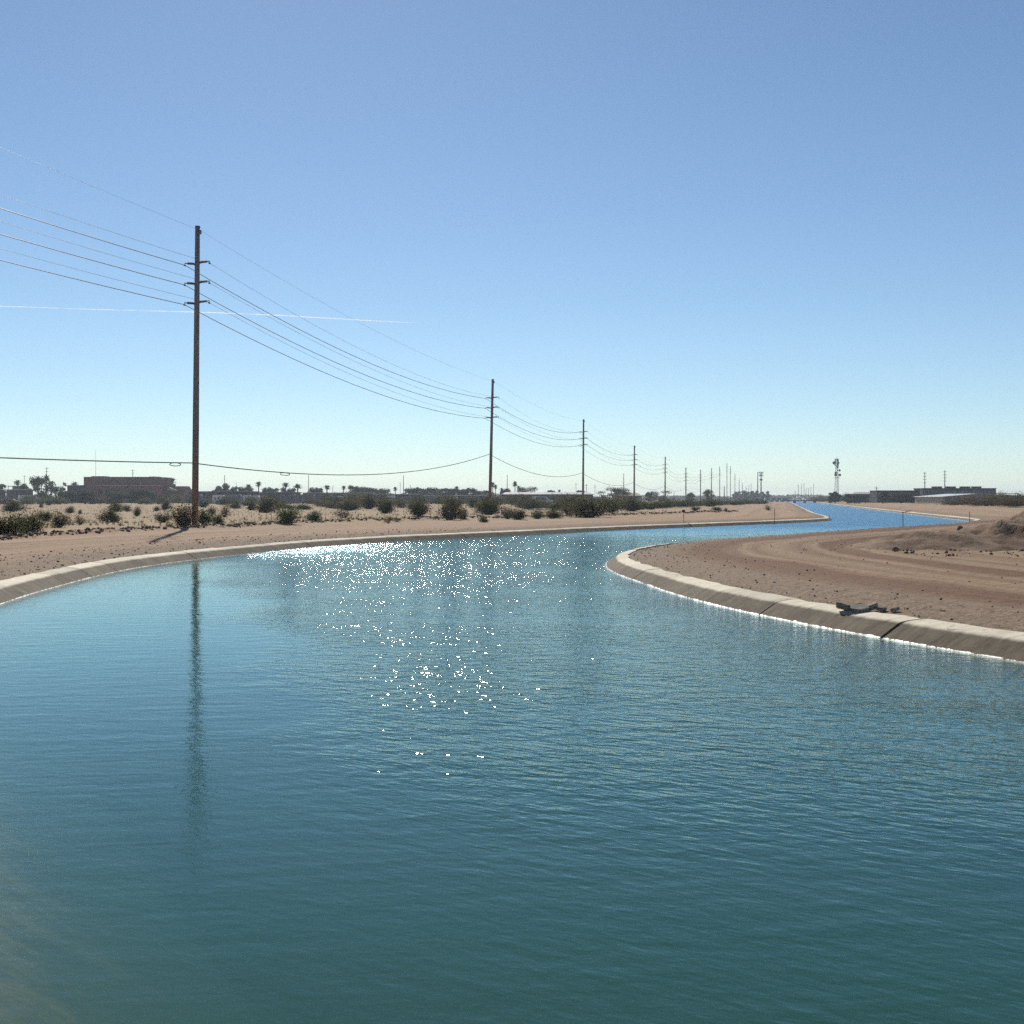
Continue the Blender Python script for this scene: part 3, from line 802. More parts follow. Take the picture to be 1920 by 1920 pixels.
NEAR = [
 (6, 1011, 84, 46, 'dark', 'large dark shrub cut by the left picture edge, nearest of all'),
 (50, 1001, 62, 42, 'dark', 'dark broad shrub touching the right side of the nearest left-edge shrub'),
 (82, 976, 30, 21, 'dark', 'low brownish-dark shrub behind the big left-edge shrubs'),
 (112, 990, 36, 33, 'brown', 'olive upright shrub just right of the big left-edge shrubs'),
 (131, 963, 21, 14, 'green', 'small rounded shrub behind the olive upright shrub'),
 (148, 984, 26, 18, 'sparse', 'thin sprawling shrub with forked stems, alone on bare sand at left'),
 (150, 964, 10, 9, 'green', 'tiny tuft of a shrub beside the small rounded one'),
 (205, 979, 40, 27, 'dark', 'dark leaning shrub below the red-brown building'),
 (218, 960, 26, 20, 'dark', 'shrub directly behind the dark leaning one under the building'),
 (238, 959, 22, 13, 'brown', 'dry brown shrub right of the pair under the building'),
 (257, 968, 18, 19, 'green', 'bright green compact shrub between the building and the nearest pole'),
 (25, 959, 46, 20, 'dark', 'wide dark shrub near the left edge, farther back on the sand'),
 (77, 953, 9, 9, 'brown', 'small dry shrub in front of the parked vehicles at far left'),
 (93, 948, 17, 12, 'dark', 'small dark shrub in front of the round desert tree'),
 (170, 945, 14, 7, 'dark', 'flat little shrub in front of the building corner'),
 (294, 958, 17, 10, 'green', 'low shrub left of the nearest pole, farther back'),
 (311, 956, 22, 17, 'dark', 'dusky shrub behind and left of the nearest pole'),
 (306, 979, 36, 22, 'brown', 'pale olive shrub at the left of the clump around the nearest pole'),
 (318, 992, 22, 13, 'sparse', 'thin low shrub at the roadside in front of the nearest pole clump'),
 (343, 990, 52, 46, 'brown', 'tall bushy shrub hugging the left side of the nearest pole'),
 (384, 984, 40, 30, 'green', 'green-yellow shrub hugging the right side of the nearest pole'),
 (408, 982, 28, 20, 'dark', 'low dark shrub right of the nearest pole clump'),
 (422, 971, 26, 24, 'sparse', 'loose pale shrub behind and right of the nearest pole clump'),
 (397, 964, 14, 17, 'brown', 'narrow brown shrub behind the nearest pole clump'),
 (381, 951, 26, 13, 'dark', 'dim shrub far behind the nearest pole'),
 (444, 954, 16, 15, 'green', 'narrow green shrub on open sand right of the nearest pole'),
 (474, 957, 24, 17, 'dark', 'dark shrub at the left end of the wide shrub row'),
 (502, 961, 52, 30, 'dark', 'broad low dark mound of a shrub under the hanging cable'),
 (540, 984, 52, 34, 'green', 'green roadside shrub with pointed top, left of a rounder pair mate'),
 (588, 979, 38, 23, 'green', 'round green roadside shrub right of the pointed one'),
 (643, 972, 36, 19, 'sparse', 'greyish see-through shrub alone on tan sand'),
 (655, 957, 46, 21, 'dark', 'dark shrub behind the greyish see-through one'),
 (692, 955, 46, 25, 'brown', 'olive-brown shrub left of the bare sand patch'),
 (722, 963, 40, 28, 'dark', 'dark vase-shaped shrub casting a shadow on bare sand to its right'),
 (787, 969, 48, 32, 'dark', 'dark bell-shaped shrub right of the bare sand patch'),
 (842, 975, 62, 35, 'brown', 'wide olive shrub with bright top in the middle of the far bank'),
 (868, 974, 20, 20, 'green', 'thin green shrub on the right flank of the wide olive one'),
 (917, 966, 54, 32, 'dark', 'dark shrub at the foot of the second utility pole'),
 (908, 980, 24, 14, 'green', 'small green roadside shrub in front of the second utility pole'),
 (952, 973, 32, 22, 'brown', 'grey-brown shrub just right of the second pole'),
 (728, 981, 20, 15, 'sparse', 'ghostly pale twiggy bush by the road left of centre'),
 (746, 979, 14, 9, 'sparse', 'tiny pale twiggy bush next to the ghostly one'),
 (970, 975, 30, 22, 'dark', 'dark low shrub right of the second pole near the road'),
 (1007, 973, 26, 20, 'green', 'bright upright green shrub by the road right of the second pole'),
 (1036, 972, 40, 18, 'green', 'spreading green shrub by the road, left of the biggest dark one'),
 (1106, 970, 84, 36, 'dark', 'biggest dark shrub mass in front of the third utility pole'),
 (1066, 966, 34, 26, 'brown', 'brown-green shrub overlapping the left end of the biggest dark one'),
 (1048, 954, 20, 12, 'brown', 'small brown shrub on the sand behind the roadside greens'),
 (1150, 961, 46, 28, 'dark', 'tall dark shrub right of the biggest dark one'),
 (1182, 959, 44, 26, 'dark', 'dark sagging shrub below the fourth utility pole'),
 (988, 953, 58, 22, 'dark', 'long dark shrub beyond the green roadside shrubs'),
 (1304, 957, 20, 9, 'brown', 'small tan shrub on the sand rise behind the first marker post'),
 (1343, 957, 20, 8, 'dark', 'low dark shrub on the sand right of the first marker post'),
 (1361, 958, 7, 6, 'dark', 'tiny dark tuft on the far road berm'),
 (1440, 957, 16, 10, 'sparse', 'dry bush on the tip of the far sand spit'),
]
for a in NEAR: shrub(*a)
for i in range(44):                       # belt behind the far bank, left to centre
    u = 440 + 17.3 * i + srr.uniform(-9, 9); vb = 944 + 13 * srr.random() ** 1.4
    shrub(u, vb, srr.uniform(24, 58), srr.uniform(11, 24) * (0.75 if u < 600 else 1), srr.choice(['dark', 'dark', 'brown']),
          'one of the olive shrubs massed in the belt behind the left bank', 'shrub belt behind the left bank', full=False)
for i in range(20):                       # belt that thins out towards the far spit
    u = 1192 + 12.2 * i + srr.uniform(-5, 5); vb = 957 - 12 * (i / 19) ** 0.8 + srr.uniform(-1.5, 1)
    shrub(u, vb, srr.uniform(24, 42), (vb - 934) * srr.uniform(0.7, 1.0), srr.choice(['dark', 'dark', 'green']),
          'one of the dark shrubs in the row below the receding utility poles', 'shrub row below the receding poles', full=False)
for i in range(22):                       # far left scrub in front of the houses
    u = -10 + 21 * i + srr.uniform(-9, 9); vb = srr.uniform(943.5, 947)
    shrub(u, vb, srr.uniform(26, 48), srr.uniform(10, 17), srr.choice(['dark', 'dark', 'brown', 'green']),
          'one of the distant dusky shrubs along the foot of the buildings at left', 'distant shrubs at left', full=False)
for i in range(54):                       # right-hand belt beyond the spoil bank
    t = i / 53; u = 1535 + 400 * t + srr.uniform(-6, 6)
    vb = 939.5 + 12.5 * t ** 1.3 + srr.uniform(-1.5, 1.5)
    shrub(u, vb, srr.uniform(22, 40), (vb - 926) * srr.uniform(0.6, 0.95), srr.choice(['dark', 'dark', 'brown', 'green', 'russet']),
          'one of the shrubs in the dense belt under the right-hand buildings', 'shrub belt under the right-hand buildings', full=False)
for (u, vb, w, h, q) in ((1800, 951, 70, 14, 'leftmost'), (1850, 953, 80, 16, 'middle'), (1905, 955, 70, 18, 'rightmost')):
    shrub(u, vb, w, h, 'russet', q + ' of three rust-tinged low bushes at the front of the right belt', 'rust-tinged bushes at right', full=False)

# ------------------------------------------------------------------ trees and palms
MAT_TREE = [foliage_mat('dark tree leaves', (0.04, 0.048, 0.028), (0.12, 0.13, 0.068)),
            foliage_mat('pale desert tree leaves', (0.04, 0.05, 0.02), (0.15, 0.165, 0.075)),
            foliage_mat('bare twiggy crown', (0.06, 0.055, 0.04), (0.16, 0.15, 0.11)),
            foliage_mat('palm fronds', (0.035, 0.042, 0.022), (0.11, 0.13, 0.06))]
MAT_BARK = plain('bark', (0.10, 0.075, 0.055), 0.9, 0.3)

def tree_meshes(seed, mat, n=2600, leaf=0.014, trunk_h=0.22):
    rr = random.Random(seed); st = MB()
    st.tube([(0, 0, 0), (0.01, 0, trunk_h * .6), (0, 0.01, trunk_h * 1.3)], [0.04, 0.032, 0.024], 7)
    pts = []
    blobs = []
    for b in range(17):
        az = rr.uniform(0, 6.28); z = rr.uniform(trunk_h, 0.84)
        r = rr.uniform(0.12, 0.36) * math.sin(math.pi * min(1, max(.25, z * .95)))
        c = Vector((math.cos(az) * r, math.sin(az) * r, z)); blobs.append((c, rr.uniform(0.11, 0.19)))
        st.tube([(0, 0, trunk_h * rr.uniform(.7, 1.2)), c * 0.6 + Vector((0, 0, 0.06)), c], [0.018, 0.011, 0.004], 5, False)
    for c, r in blobs:
        for _ in range(n // len(blobs)):
            d = Vector((rr.gauss(0, 1), rr.gauss(0, 1), rr.gauss(0, .8))).normalized() * r * rr.random() ** 0.4
            pts.append(tuple(c + d))
    V, Fi = leaf_cloud(rr, pts, leaf)
    return np_mesh('crown', V, Fi, mat), st.mesh('trunk', MAT_BARK)
TREES = {'dark': [tree_meshes(300 + i, MAT_TREE[0], 3600, 0.020, 0.16) for i in range(3)],
         'pale': [tree_meshes(320 + i, MAT_TREE[1], 3600, 0.016, 0.10) for i in range(2)],
         'bare': [tree_meshes(340 + i, MAT_TREE[2], 2400, 0.012, 0.12) for i in range(2)]}
def tree(u, vt, w, D, kind, label, group=None, name='tree', base=None):
    x = (u - CX) / F_PX * D; z = zat(x, D) if base is None else base
    zt = CAM_H + (V0 - vt) / F_PX * D
    r = empty(name, (x, D, z), srr.uniform(0, 6.28)); W = w / F_PX * D * 1.7
    r.scale = (W, W, (zt - z) * 1.12)
    cr, tk = srr.choice(TREES[kind])
    link_mesh('crown', cr, r); link_mesh('trunk', tk, r)
    tag(r, label, 'tree', group)

def palm_meshes(seed, fronds=34, droop=1.0):
    """unit palm: height 1, crown about 0.3 across"""
    rr = random.Random(seed)
    tk = MB().tube([(0, 0, 0), (0.006, 0, .3), (0.01, 0.004, .6), (0.008, 0, .86)], [0.030, 0.022, 0.019, 0.021], 8)
    V = []; Fc = []
    top = Vector((0.008, 0, .86))
    for f in range(fronds):
        az = 2 * math.pi * f / fronds * 2.4 + rr.uniform(-.2, .2); el = rr.uniform(-0.75, 1.35)
        ln = rr.uniform(0.13, 0.17)
        d0 = Vector((math.cos(az) * math.cos(el), math.sin(az) * math.cos(el), math.sin(el)))
        side = Vector((-math.sin(az), math.cos(az), 0))
        p = top.copy(); d = d0.copy(); prevp = None
        spine = []
        for s in range(5):
            spine.append(p.copy()); p = p + d * ln / 4; d = (d + Vector((0, 0, -0.16 * droop))).normalized()
        for s in range(1, 5):           # leaflets left and right of the spine
            a, b = spine[s - 1], spine[s]
            for q in (0.2, 0.7):
                m = a.lerp(b, q); t = (b - a).normalized()
                for sg in (-1, 1):
                    l = 0.066 * (1.1 - 0.14 * s)
                    e = m + (side * sg * 0.8 + t * 0.5 + Vector((0, 0, -0.25))).normalized() * l
                    i = len(V); V += [tuple(m - t * .012), tuple(m + t * .012), tuple(e)]; Fc.append((i, i + 1, i + 2))
    # skirt of dead fronds
    for f in range(14):
        az = 6.28 * f / 14 + rr.uniform(-.2, .2); i = len(V)
        o = Vector((math.cos(az), math.sin(az), 0))
        V += [tuple(top), tuple(top + o * .045 + Vector((0, 0, -.03))), tuple(top + o * .03 + Vector((0, 0, -.10)))]; Fc.append((i, i + 1, i + 2))
    cm = MB(); cm.v = V; cm.f = Fc
    return cm.mesh('crown', MAT_TREE[3]), tk.mesh('trunk', MAT_BARK)
PALMS = [palm_meshes(400 + i, 32 + 6 * i, 0.8 + .3 * i) for i in range(3)]
def palm(u, vt, D, label, wide=1.0, group='palm trees along the skyline'):
    x = (u - CX) / F_PX * D; z = zat(x, D); zt = CAM_H + (V0 - vt) / F_PX * D
    r = empty('palm_tree', (x, D, z), srr.uniform(0, 6.28)); Hh = zt - z
    r.scale = (Hh * wide * 1.25, Hh * wide * 1.25, Hh)
    cr, tk = srr.choice(PALMS)
    link_mesh('crown', cr, r); link_mesh('trunk', tk, r)
    tag(r, label, 'palm tree', group)

for u, vt, D, w, lab in ((322, 896, 760, 1.1, 'lone palm between the red-brown building and the nearest pole'),
    (33, 899, 800, .9, 'slim palm near the left picture edge'), (88, 889, 820, .7, 'palm crown halfway up the mast left of the round desert tree'),
    (96, 902, 780, 1.2, 'shaggy palm right behind the round desert tree'), (140, 903, 800, 1.1, 'low palm left of the red-brown building'),
    (466, 908, 820, 1.1, 'small palm first in the row right of the nearest pole'), (485, 903, 780, 1.1, 'round-headed palm left of the two leaning palms'), (536, 904, 780, 1.15, 'ragged palm with bent crown, left of a broad one'),
    (558, 907, 760, 1.5, 'broad bushy palm left of the thin tall mast'), (613, 910, 760, 1.4, 'stout rounded palm standing alone right of the thin mast'),
    (644, 911, 780, 1.0, 'palm at the left end of the dark tree row'), (656, 910, 800, 1.1, 'palm rising out of the start of the dark tree row'),
    (741, 913, 780, 1.0, 'short palm in the gap of the dark tree row'), (783, 913, 800, 1.0, 'pointed palm beside the second mast'),
    (857, 912, 800, 1.1, 'palm poking above the middle of the dark tree row'),
    (924, 904, 760, .8, 'tall thin palm touching the second utility pole'), (929, 909, 760, .7, 'thin palm just right of the one touching the second pole'),
    (941, 915, 780, .9, 'squat palm above the low roof right of the second pole'), (966, 902, 720, .75, 'tallest palm right of the second pole, with narrow head'),
    (973, 910, 760, .8, 'half-hidden palm beside the narrow-headed one'), (1049, 918, 780, .9, 'tiny palm over the long low roof')):
    palm(u, vt, D, lab, w)

tree(75, 897, 38, 640, 'pale', 'rounded pale green desert tree left of the red-brown building', name='desert_tree')
tree(45, 909, 20, 760, 'dark', 'layered dark conifer near the left edge', name='conifer_tree')
tree(2, 910, 26, 700, 'dark', 'dark tree crown cut by the left picture edge')
tree(108, 914, 26, 660, 'pale', 'low pale tree between the round tree and the building')
tree(125, 920, 40, 600, 'pale', 'spreading pale tree in front of the dark roof at left')
tree(160, 922, 34, 560, 'dark', 'dark bushy tree against the building corner')
tree(215, 922, 40, 560, 'pale', 'olive tree against the red lower wall')
tree(262, 920, 56, 560, 'dark', 'deep green tree mass in front of the building middle')
tree(350, 914, 24, 760, 'dark', 'dark tree just left of the nearest pole')
for i, (u, vt, w) in enumerate(((410, 913, 18), (428, 909, 22), (440, 914, 16), (456, 915, 18), (472, 914, 22))):
    tree(u, vt, w, 800, 'dark', ['low dark tree right after the nearest pole', 'tallest of the low dark trees right of the nearest pole', 'dip in the low dark trees right of the nearest pole',
         'fourth of the low dark trees right of the nearest pole', 'last of the low dark trees before the row of palms'][i], 'low dark trees right of the nearest pole')
for i, u in enumerate((500, 515, 528, 547, 590, 600)):
    tree(u, 916 + (i % 2), 20, 820, 'dark', 'one of the small dark trees between the palms', 'small dark trees between the palms')
for i, (u, vt) in enumerate(((664, 913), (678, 915), (692, 916), (706, 917), (722, 918), (768, 917), (780, 917), (800, 918), (812, 916), (828, 918), (840, 917), (852, 918), (868, 919), (884, 917), (896, 922), (912, 921))):
    tree(u, vt, 24, 780, 'dark', 'one of the dark dense trees in the long hedge-like row left of the second pole', 'dark tree row left of the second pole')
tree(985, 914, 28, 700, 'bare', 'grey-green twiggy tree right of the narrow-headed palm'); tree(1003, 913, 26, 700, 'bare', 'rounded twiggy tree, partner of the grey-green one')
tree(950, 918, 22, 720, 'dark', 'dark tree behind the low roof right of the second pole')
tree(1034, 921, 20, 760, 'dark', 'small dark tree on the long low roof line'); tree(1088, 921, 24, 760, 'dark', 'small dark tree directly left of the third pole')
tree(1153, 914, 44, 560, 'bare', 'wide grey twiggy tree left of the tan gable roof'); tree(1128, 921, 22, 600, 'bare', 'low twiggy tree beside the wide grey one')
tree(1226, 921, 16, 800, 'bare', 'small bare tree right of the tan gable roof'); tree(1247, 920, 26, 640, 'bare', 'bare tree around the foot of the fifth pole')
tree(1216, 924, 14, 820, 'dark', 'small dark tree left of the bare one by the fifth pole')
tree(1295, 925, 16, 900, 'dark', 'low dark tree right of the sixth pole'); tree(1331, 918, 21, 520, 'bare', 'round purplish bush-like tree between seventh and eighth poles')
for i, u in enumerate((1380, 1387, 1394, 1402, 1410, 1420, 1429, 1437)):
    tree(u, 923 - (i * 7 % 3), 11, 1500, 'dark', 'one of the dark trees grouped at the far end of the pole line', 'dark trees at the end of the pole line')
tree(1566, 923, 16, 700, 'dark', 'dark tree at the foot of the lattice tower'); tree(1558, 925, 12, 690, 'dark', 'small dark tree left of the tower foot')
for i, u in enumerate((1590, 1602, 1612, 1622)):
    tree(u, 927 + i % 2, 18, 620, 'pale', ['leftmost', 'second', 'third', 'rightmost'][i] + ' of four olive trees between lattice tower and dark block', 'olive trees right of the tower')
tree(1655, 922, 20, 560, 'dark', 'dark tree at the left end of the dark block'); tree(1715, 925, 24, 540, 'dark', 'dark tree in front of the gap between the two dark blocks')
tree(1745, 926, 26, 520, 'dark', 'dark tree below the left end of the long block'); tree(1690, 927, 40, 540, 'dark', 'dark tree in front of the smaller dark block')

# far rows of trees and fields that read as one mass
def far_row(u0, u1, D, h, n, mat, label, seed, name='far_treeline'):
    rr = random.Random(seed); x0 = (u0 - CX) / F_PX * D; x1 = (u1 - CX) / F_PX * D
    pts = []
    hs = [rr.uniform(.55, 1) for _ in range(60)]
    for _ in range(n):
        t = rr.random(); hh = h * hs[int(t * 59.9)]
        pts.append((x0 + (x1 - x0) * t, D + rr.uniform(-20, 20), 0.4 + hh * rr.random() ** .7))
    V, Fi = leaf_cloud(rr, pts, h * 0.12)
    tag(link_mesh(name, np_mesh(name, V, Fi, mat)), label, 'trees', kind='stuff')
far_row(-1400, 1000, 1700, 9.0, 9000, MAT_TREE[0], 'hazy far line of trees behind the houses at left', 1)
far_row(1000, 2900, 2300, 9.5, 12000, MAT_TREE[0], 'hazy far line of trees along the horizon at right', 2)
far_row(1180, 1480, 1900, 6.0, 5000, MAT_TREE[2], 'grey-blue far orchard band under the distant poles', 3, 'far_orchard')

# ------------------------------------------------------------------ buildings
M_ADOBE = plain('red-brown stucco', (0.23, 0.105, 0.08), 0.9, 0.12, 0.3)
M_RED = plain('deep red stucco', (0.36, 0.085, 0.066), 0.9, 0.12, 0.3)
M_TRIM = plain('pale trim', (0.55, 0.50, 0.44), 0.8, 0.08, 0.5)
M_GLASS = plain('dark window glass', (0.02, 0.024, 0.03), 0.12, 0.1, 0.5, 0.6)
M_GREY = plain('grey metal wall', (0.17, 0.17, 0.175), 0.7, 0.1, 0.3)
M_DARK = plain('dark metal siding', (0.055, 0.05, 0.055), 0.75, 0.2, 0.4)
M_ROOF = plain('pale metal roof', (0.62, 0.62, 0.60), 0.35, 0.06, 0.3, 0.5, metal=0.15)
M_ROOFG = plain('weathered grey roof', (0.30, 0.29, 0.28), 0.7, 0.12, 0.3)
M_TAN = plain('tan stucco', (0.42, 0.36, 0.28), 0.85, 0.1, 0.3)
M_WHITE = plain('white paint', (0.72, 0.72, 0.70), 0.35, 0.06, 0.5, 0.5)
M_BLUE = plain('blue-grey paint', (0.16, 0.20, 0.26), 0.45, 0.1, 0.5, 0.5)
M_TYRE = plain('tyre rubber', (0.02, 0.02, 0.02), 0.9, 0.1)
M_REDV = plain('red paint', (0.35, 0.04, 0.03), 0.35, 0.06, 0.5, 0.5)

def block(D, u0, u1, vt, depth, parent, name, mat, zb=0.2, dy=0.0, vb=None):
    """box part facing the viewer; coordinates relative to the parent's origin"""
    ox, oy, oz = parent.location
    x0 = (u0 - CX) / F_PX * D; x1 = (u1 - CX) / F_PX * D; zt = CAM_H + (V0 - vt) / F_PX * D
    if vb is not None: zb = CAM_H + (V0 - vb) / F_PX * D
    return MB().b2((x0 - ox, D + dy - oy, zb - oz), (x1 - ox, D + dy + depth - oy, zt - oz)).build(name, mat, parent)

# red-brown building at left
D = 700.0
b = empty('stucco_building', ((230 - CX) / F_PX * D, D, 0.3)); tag(b, 'large red-brown flat-roofed stucco building at far left', 'building')
block(D, 157, 301, 894.5, 22, b, 'wall', M_ADOBE)
block(D, 168, 191, 892.5, 10, b, 'parapet', M_ADOBE, dy=3, vb=896)
block(D, 275, 288, 893.2, 8, b, 'parapet', M_ADOBE, dy=4, vb=896)
block(D, 156.5, 301.5, 894, 0.5, b, 'coping', M_TRIM, dy=-0.35, vb=894.6)
w = block(D, 185, 306, 911, 5, b, 'lower_wing', M_RED, dy=-5.3)
block(D, 184, 307, 909.8, 6.5, b, 'canopy', M_TRIM, dy=-6.8, vb=911)
for i in range(9):
    u = 190 + i * 12.6
    f = block(D, u, u + 7.5, 917, 0.2, b, 'window', M_GLASS, dy=-5.55, vb=930)
block(D, 301.2, 315, 907, 14, b, 'side_wing', M_ADOBE, dy=2)
block(D, 315.2, 343, 911.5, 12, b, 'side_wing', M_ADOBE, dy=3)
e = MB(); ox, oy, oz = b.location
def rp(u, v, dy): q = dpt(u, v, D); return (q.x - ox, D + dy - oy, q.z - oz)
e.add([rp(314, 914, -1), rp(318, 914, -1), rp(335, 920, -1), rp(314, 920, -1), rp(314, 914, 1.6), rp(318, 914, 1.6), rp(335, 920, 1.6), rp(314, 920, 1.6)],
      [(0, 1, 2, 3), (7, 6, 5, 4), (0, 4, 5, 1), (1, 5, 6, 2), (2, 6, 7, 3), (3, 7, 4, 0)])
e.build('stair_canopy', M_TAN, b)
block(D, 119, 157, 910.5, 12, b, 'annex', M_DARK, dy=6); block(D, 117, 158, 909.5, 15, b, 'annex_roof', M_ROOFG, dy=4.5, vb=910.6)
an = MB().tube([(0, 0, 0), (0, 0, 15.0)], [0.10, 0.05], 6); q = dpt(179.5, 893, D + 8)
o = an.build('antenna_mast', M_ROOFG); o.location = (q.x, D + 8, q.z); tag(o, 'thin whip antenna on the roof of the red-brown building', 'antenna')

# flag
q = dpt(118, 912, 690.0); fr = empty('flagpole', (q.x, 690, 0.4)); tag(fr, 'flagpole with a striped flag left of the red-brown building', 'flagpole')
MB().tube([(0, 0, 0), (0, 0, 11.6)], [0.09, 0.05], 6).build('pole', M_WHITE, fr)
fl, nt, p = new_mat('striped flag'); tc = N(nt, 'ShaderNodeTexCoord'); sp = N(nt, 'ShaderNodeSeparateXYZ'); L_(nt, tc.outputs['Object'], sp.inputs[0])
st = math_(nt, 'GREATER_THAN', math_(nt, 'SINE', math_(nt, 'MULTIPLY', sp.outputs[2], 22.0)), 0.0)
cc = mixc(nt, st, (0.6, 0.6, 0.58), (0.35, 0.03, 0.04))
canton = math_(nt, 'MULTIPLY', math_(nt, 'LESS_THAN', sp.outputs[0], 0.9), math_(nt, 'GREATER_THAN', sp.outputs[2], 10.5))
L_(nt, mixc(nt, canton, cc, (0.03, 0.04, 0.14)), p.inputs['Base Color'])
fm = MB()
for i in range(9):
    x = 0.06 + i * 0.22
    fm.v += [(x, 0.12 * math.sin(i * 1.1), 11.4 - 0.07 * i), (x, 0.12 * math.sin(i * 1.1 + .5), 9.7 - 0.10 * i)]
    if i: fm.f.append((2 * i - 2, 2 * i - 1, 2 * i + 1, 2 * i))
fo = fm.build('flag', fl, fr); sd = fo.modifiers.new('s', 'SOLIDIFY'); sd.thickness = 0.02

# long carports, sheds and trailers of the caravan park
def carport(u0, u1, vt, D, label, mat=M_ROOFG, fill=0.5, slope=0.0):
    r = empty('carport', ((u0 + u1) / 2 / F_PX * D - CX / F_PX * D, D, 0.4)); tag(r, label, 'carport')
    block(D, u0, u1, vt, 9, r, 'roof', mat, vb=vt + 1.1)
    block(D, u0 + 1, u1 - 1, vt + 1.2, 0.3, r, 'back_wall', M_GREY, dy=7.5, zb=0.3)
    n = max(3, int((u1 - u0) / 14))
    for i in range(n + 1):
        u = u0 + 1.0 + (u1 - u0 - 2) * i / n
        block(D, u - 0.35, u + 0.35, vt + 1.1, 0.25, r, 'post', M_STEELP, dy=0.4, zb=0.3)
M_STEELP = plain('painted post', (0.25, 0.25, 0.25), 0.6, 0.1)
carport(345, 480, 921, 620, 'long grey carport roof behind the nearest pole')
carport(478, 560, 922.5, 640, 'grey carport roof under the two leaning palms')
carport(562, 700, 923.5, 660, 'long low grey carport left of the dark tree row', M_ROOF)
carport(700, 790, 926, 640, 'pale carport under the left half of the dark tree row', M_ROOF)
carport(792, 912, 928.5, 600, 'pale thin carport roof under the right half of the dark tree row', M_ROOF)
carport(0, 52, 917.5, 640, 'low pale-roofed shed at the left picture edge', M_ROOF)
carport(14, 40, 911, 760, 'dark flat-roofed shed farther back at the left edge', M_DARK)

def trailer(u0, u1, vt, D, mat, label):
    r = empty('trailer', (((u0 + u1) / 2 - CX) / F_PX * D, D, 0.45)); tag(r, label, 'trailer', 'trailers of the caravan park')
    zt = CAM_H + (V0 - vt) / F_PX * D; W = (u1 - u0) / F_PX * D; h = zt - 0.45
    body = MB()
    prof = [(-W / 2, 0.6), (W / 2, 0.6), (W / 2, h - .5), (W / 2 - .5, h), (-W / 2 + .3, h), (-W / 2, h - .35)]
    body.v = [(x, 0, z) for x, z in prof] + [(x, 2.5, z) for x, z in prof]
    body.f = [tuple(range(6)), tuple(range(11, 5, -1))] + [(i, i + 6, (i + 1) % 6 + 6, (i + 1) % 6) for i in range(6)]
    body.build('body', mat, r)
    for i in range(3):
        x = -W / 2 + W * (0.16 + .3 * i)
        MB().box((x + .4, -0.03, h * .66), (W * .14, 0.05, h * .2)).build('window', M_GLASS, r)
    for x in (-W * .15, W * .2):
        MB().tube([(x, -.05, .42), (x, .2, .42)], .42, 10).build('wheel', M_TYRE, r)
for i, (u0, u1, vt, m) in enumerate(((352, 378, 927, M_BLUE), (398, 420, 928, M_WHITE), (424, 452, 927, M_BLUE), (456, 470, 928.5, M_WHITE), (474, 486, 929, M_WHITE), (524, 553, 926, M_GREY), (556, 590, 927, M_GREY),
                                     (592, 622, 927, M_GREY), (626, 642, 930, M_WHITE), (724, 740, 929, M_WHITE), (752, 770, 930, M_GREY), (800, 826, 930, M_BLUE), (836, 860, 931, M_WHITE), (870, 900, 931, M_GREY))):
    side = ['first', 'second', 'third', 'fourth', 'fifth', 'sixth', 'seventh', 'eighth', 'ninth', 'tenth', 'eleventh', 'twelfth', 'thirteenth', 'fourteenth'][i]
    trailer(u0, u1, vt, 590 - (i % 3) * 12, m, f'{side} trailer from the left in the hazy caravan park row')

# long house right of the second pole and tan gable house
D = 640.0
b = empty('long_house', ((1020 - CX) / F_PX * D, D, 0.4)); tag(b, 'long low house with pale roof edge right of the second pole', 'house')
block(D, 942, 1112, 927, 10, b, 'wall', M_DARK); 
rf = MB(); ox, oy, oz = b.location
x0, x1 = (940 - CX) / F_PX * D - ox, (1114 - CX) / F_PX * D - ox; z0 = CAM_H + (V0 - 927) / F_PX * D - oz + .01
rf.add([(x0, -1, z0), (x1, -1, z0), (x1, 11, z0), (x0, 11, z0), (x0 + 2, 5, z0 + 1.1), (x1 - 2, 5, z0 + 1.1)], [(0, 1, 5, 4), (1, 2, 5), (2, 3, 4, 5), (3, 0, 4), (3, 2, 1, 0)])
rf.build('roof', M_ROOFG, b)
block(D, 939.5, 1114.5, 926.6, 0.3, b, 'fascia', M_ROOF, dy=-1.3, vb=927.6)
for i, u in enumerate((950, 966, 1012, 1040, 1060, 1098)):
    f = block(D, u, u + 8, 929.5, 0.12, b, 'window', M_GLASS, dy=-0.13, vb=934)
    block(D, u - .4, u + 8.4, 929.2, 0.1, f, 'frame', M_TRIM, dy=-0.1, vb=929.45) if False else None
D = 600.0
b = empty('gable_house', ((1178 - CX) / F_PX * D, D, 0.4)); tag(b, 'house with tan gable roof left of the fourth pole', 'house')
block(D, 1153, 1203, 929.5, 9, b, 'wall', M_TAN)
ox, oy, oz = b.location; x0, x1 = (1151 - CX) / F_PX * D - ox, (1205 - CX) / F_PX * D - ox
z0 = CAM_H + (V0 - 929.5) / F_PX * D - oz + .01; z1 = CAM_H + (V0 - 923.5) / F_PX * D - oz
MB().add([(x0, -.8, z0), (x1, -.8, z0), (x1, 9.8, z0), (x0, 9.8, z0), (x0 + .5, 4.5, z1), (x1 - 2.5, 4.5, z1)], [(0, 1, 5, 4), (1, 2, 5), (2, 3, 4, 5), (3, 0, 4), (3, 2, 1, 0)]).build('roof', M_TAN, b)
for u in (1160, 1180, 1192): block(D, u, u + 5, 931, 0.12, b, 'window', M_GLASS, dy=-.13, vb=935)

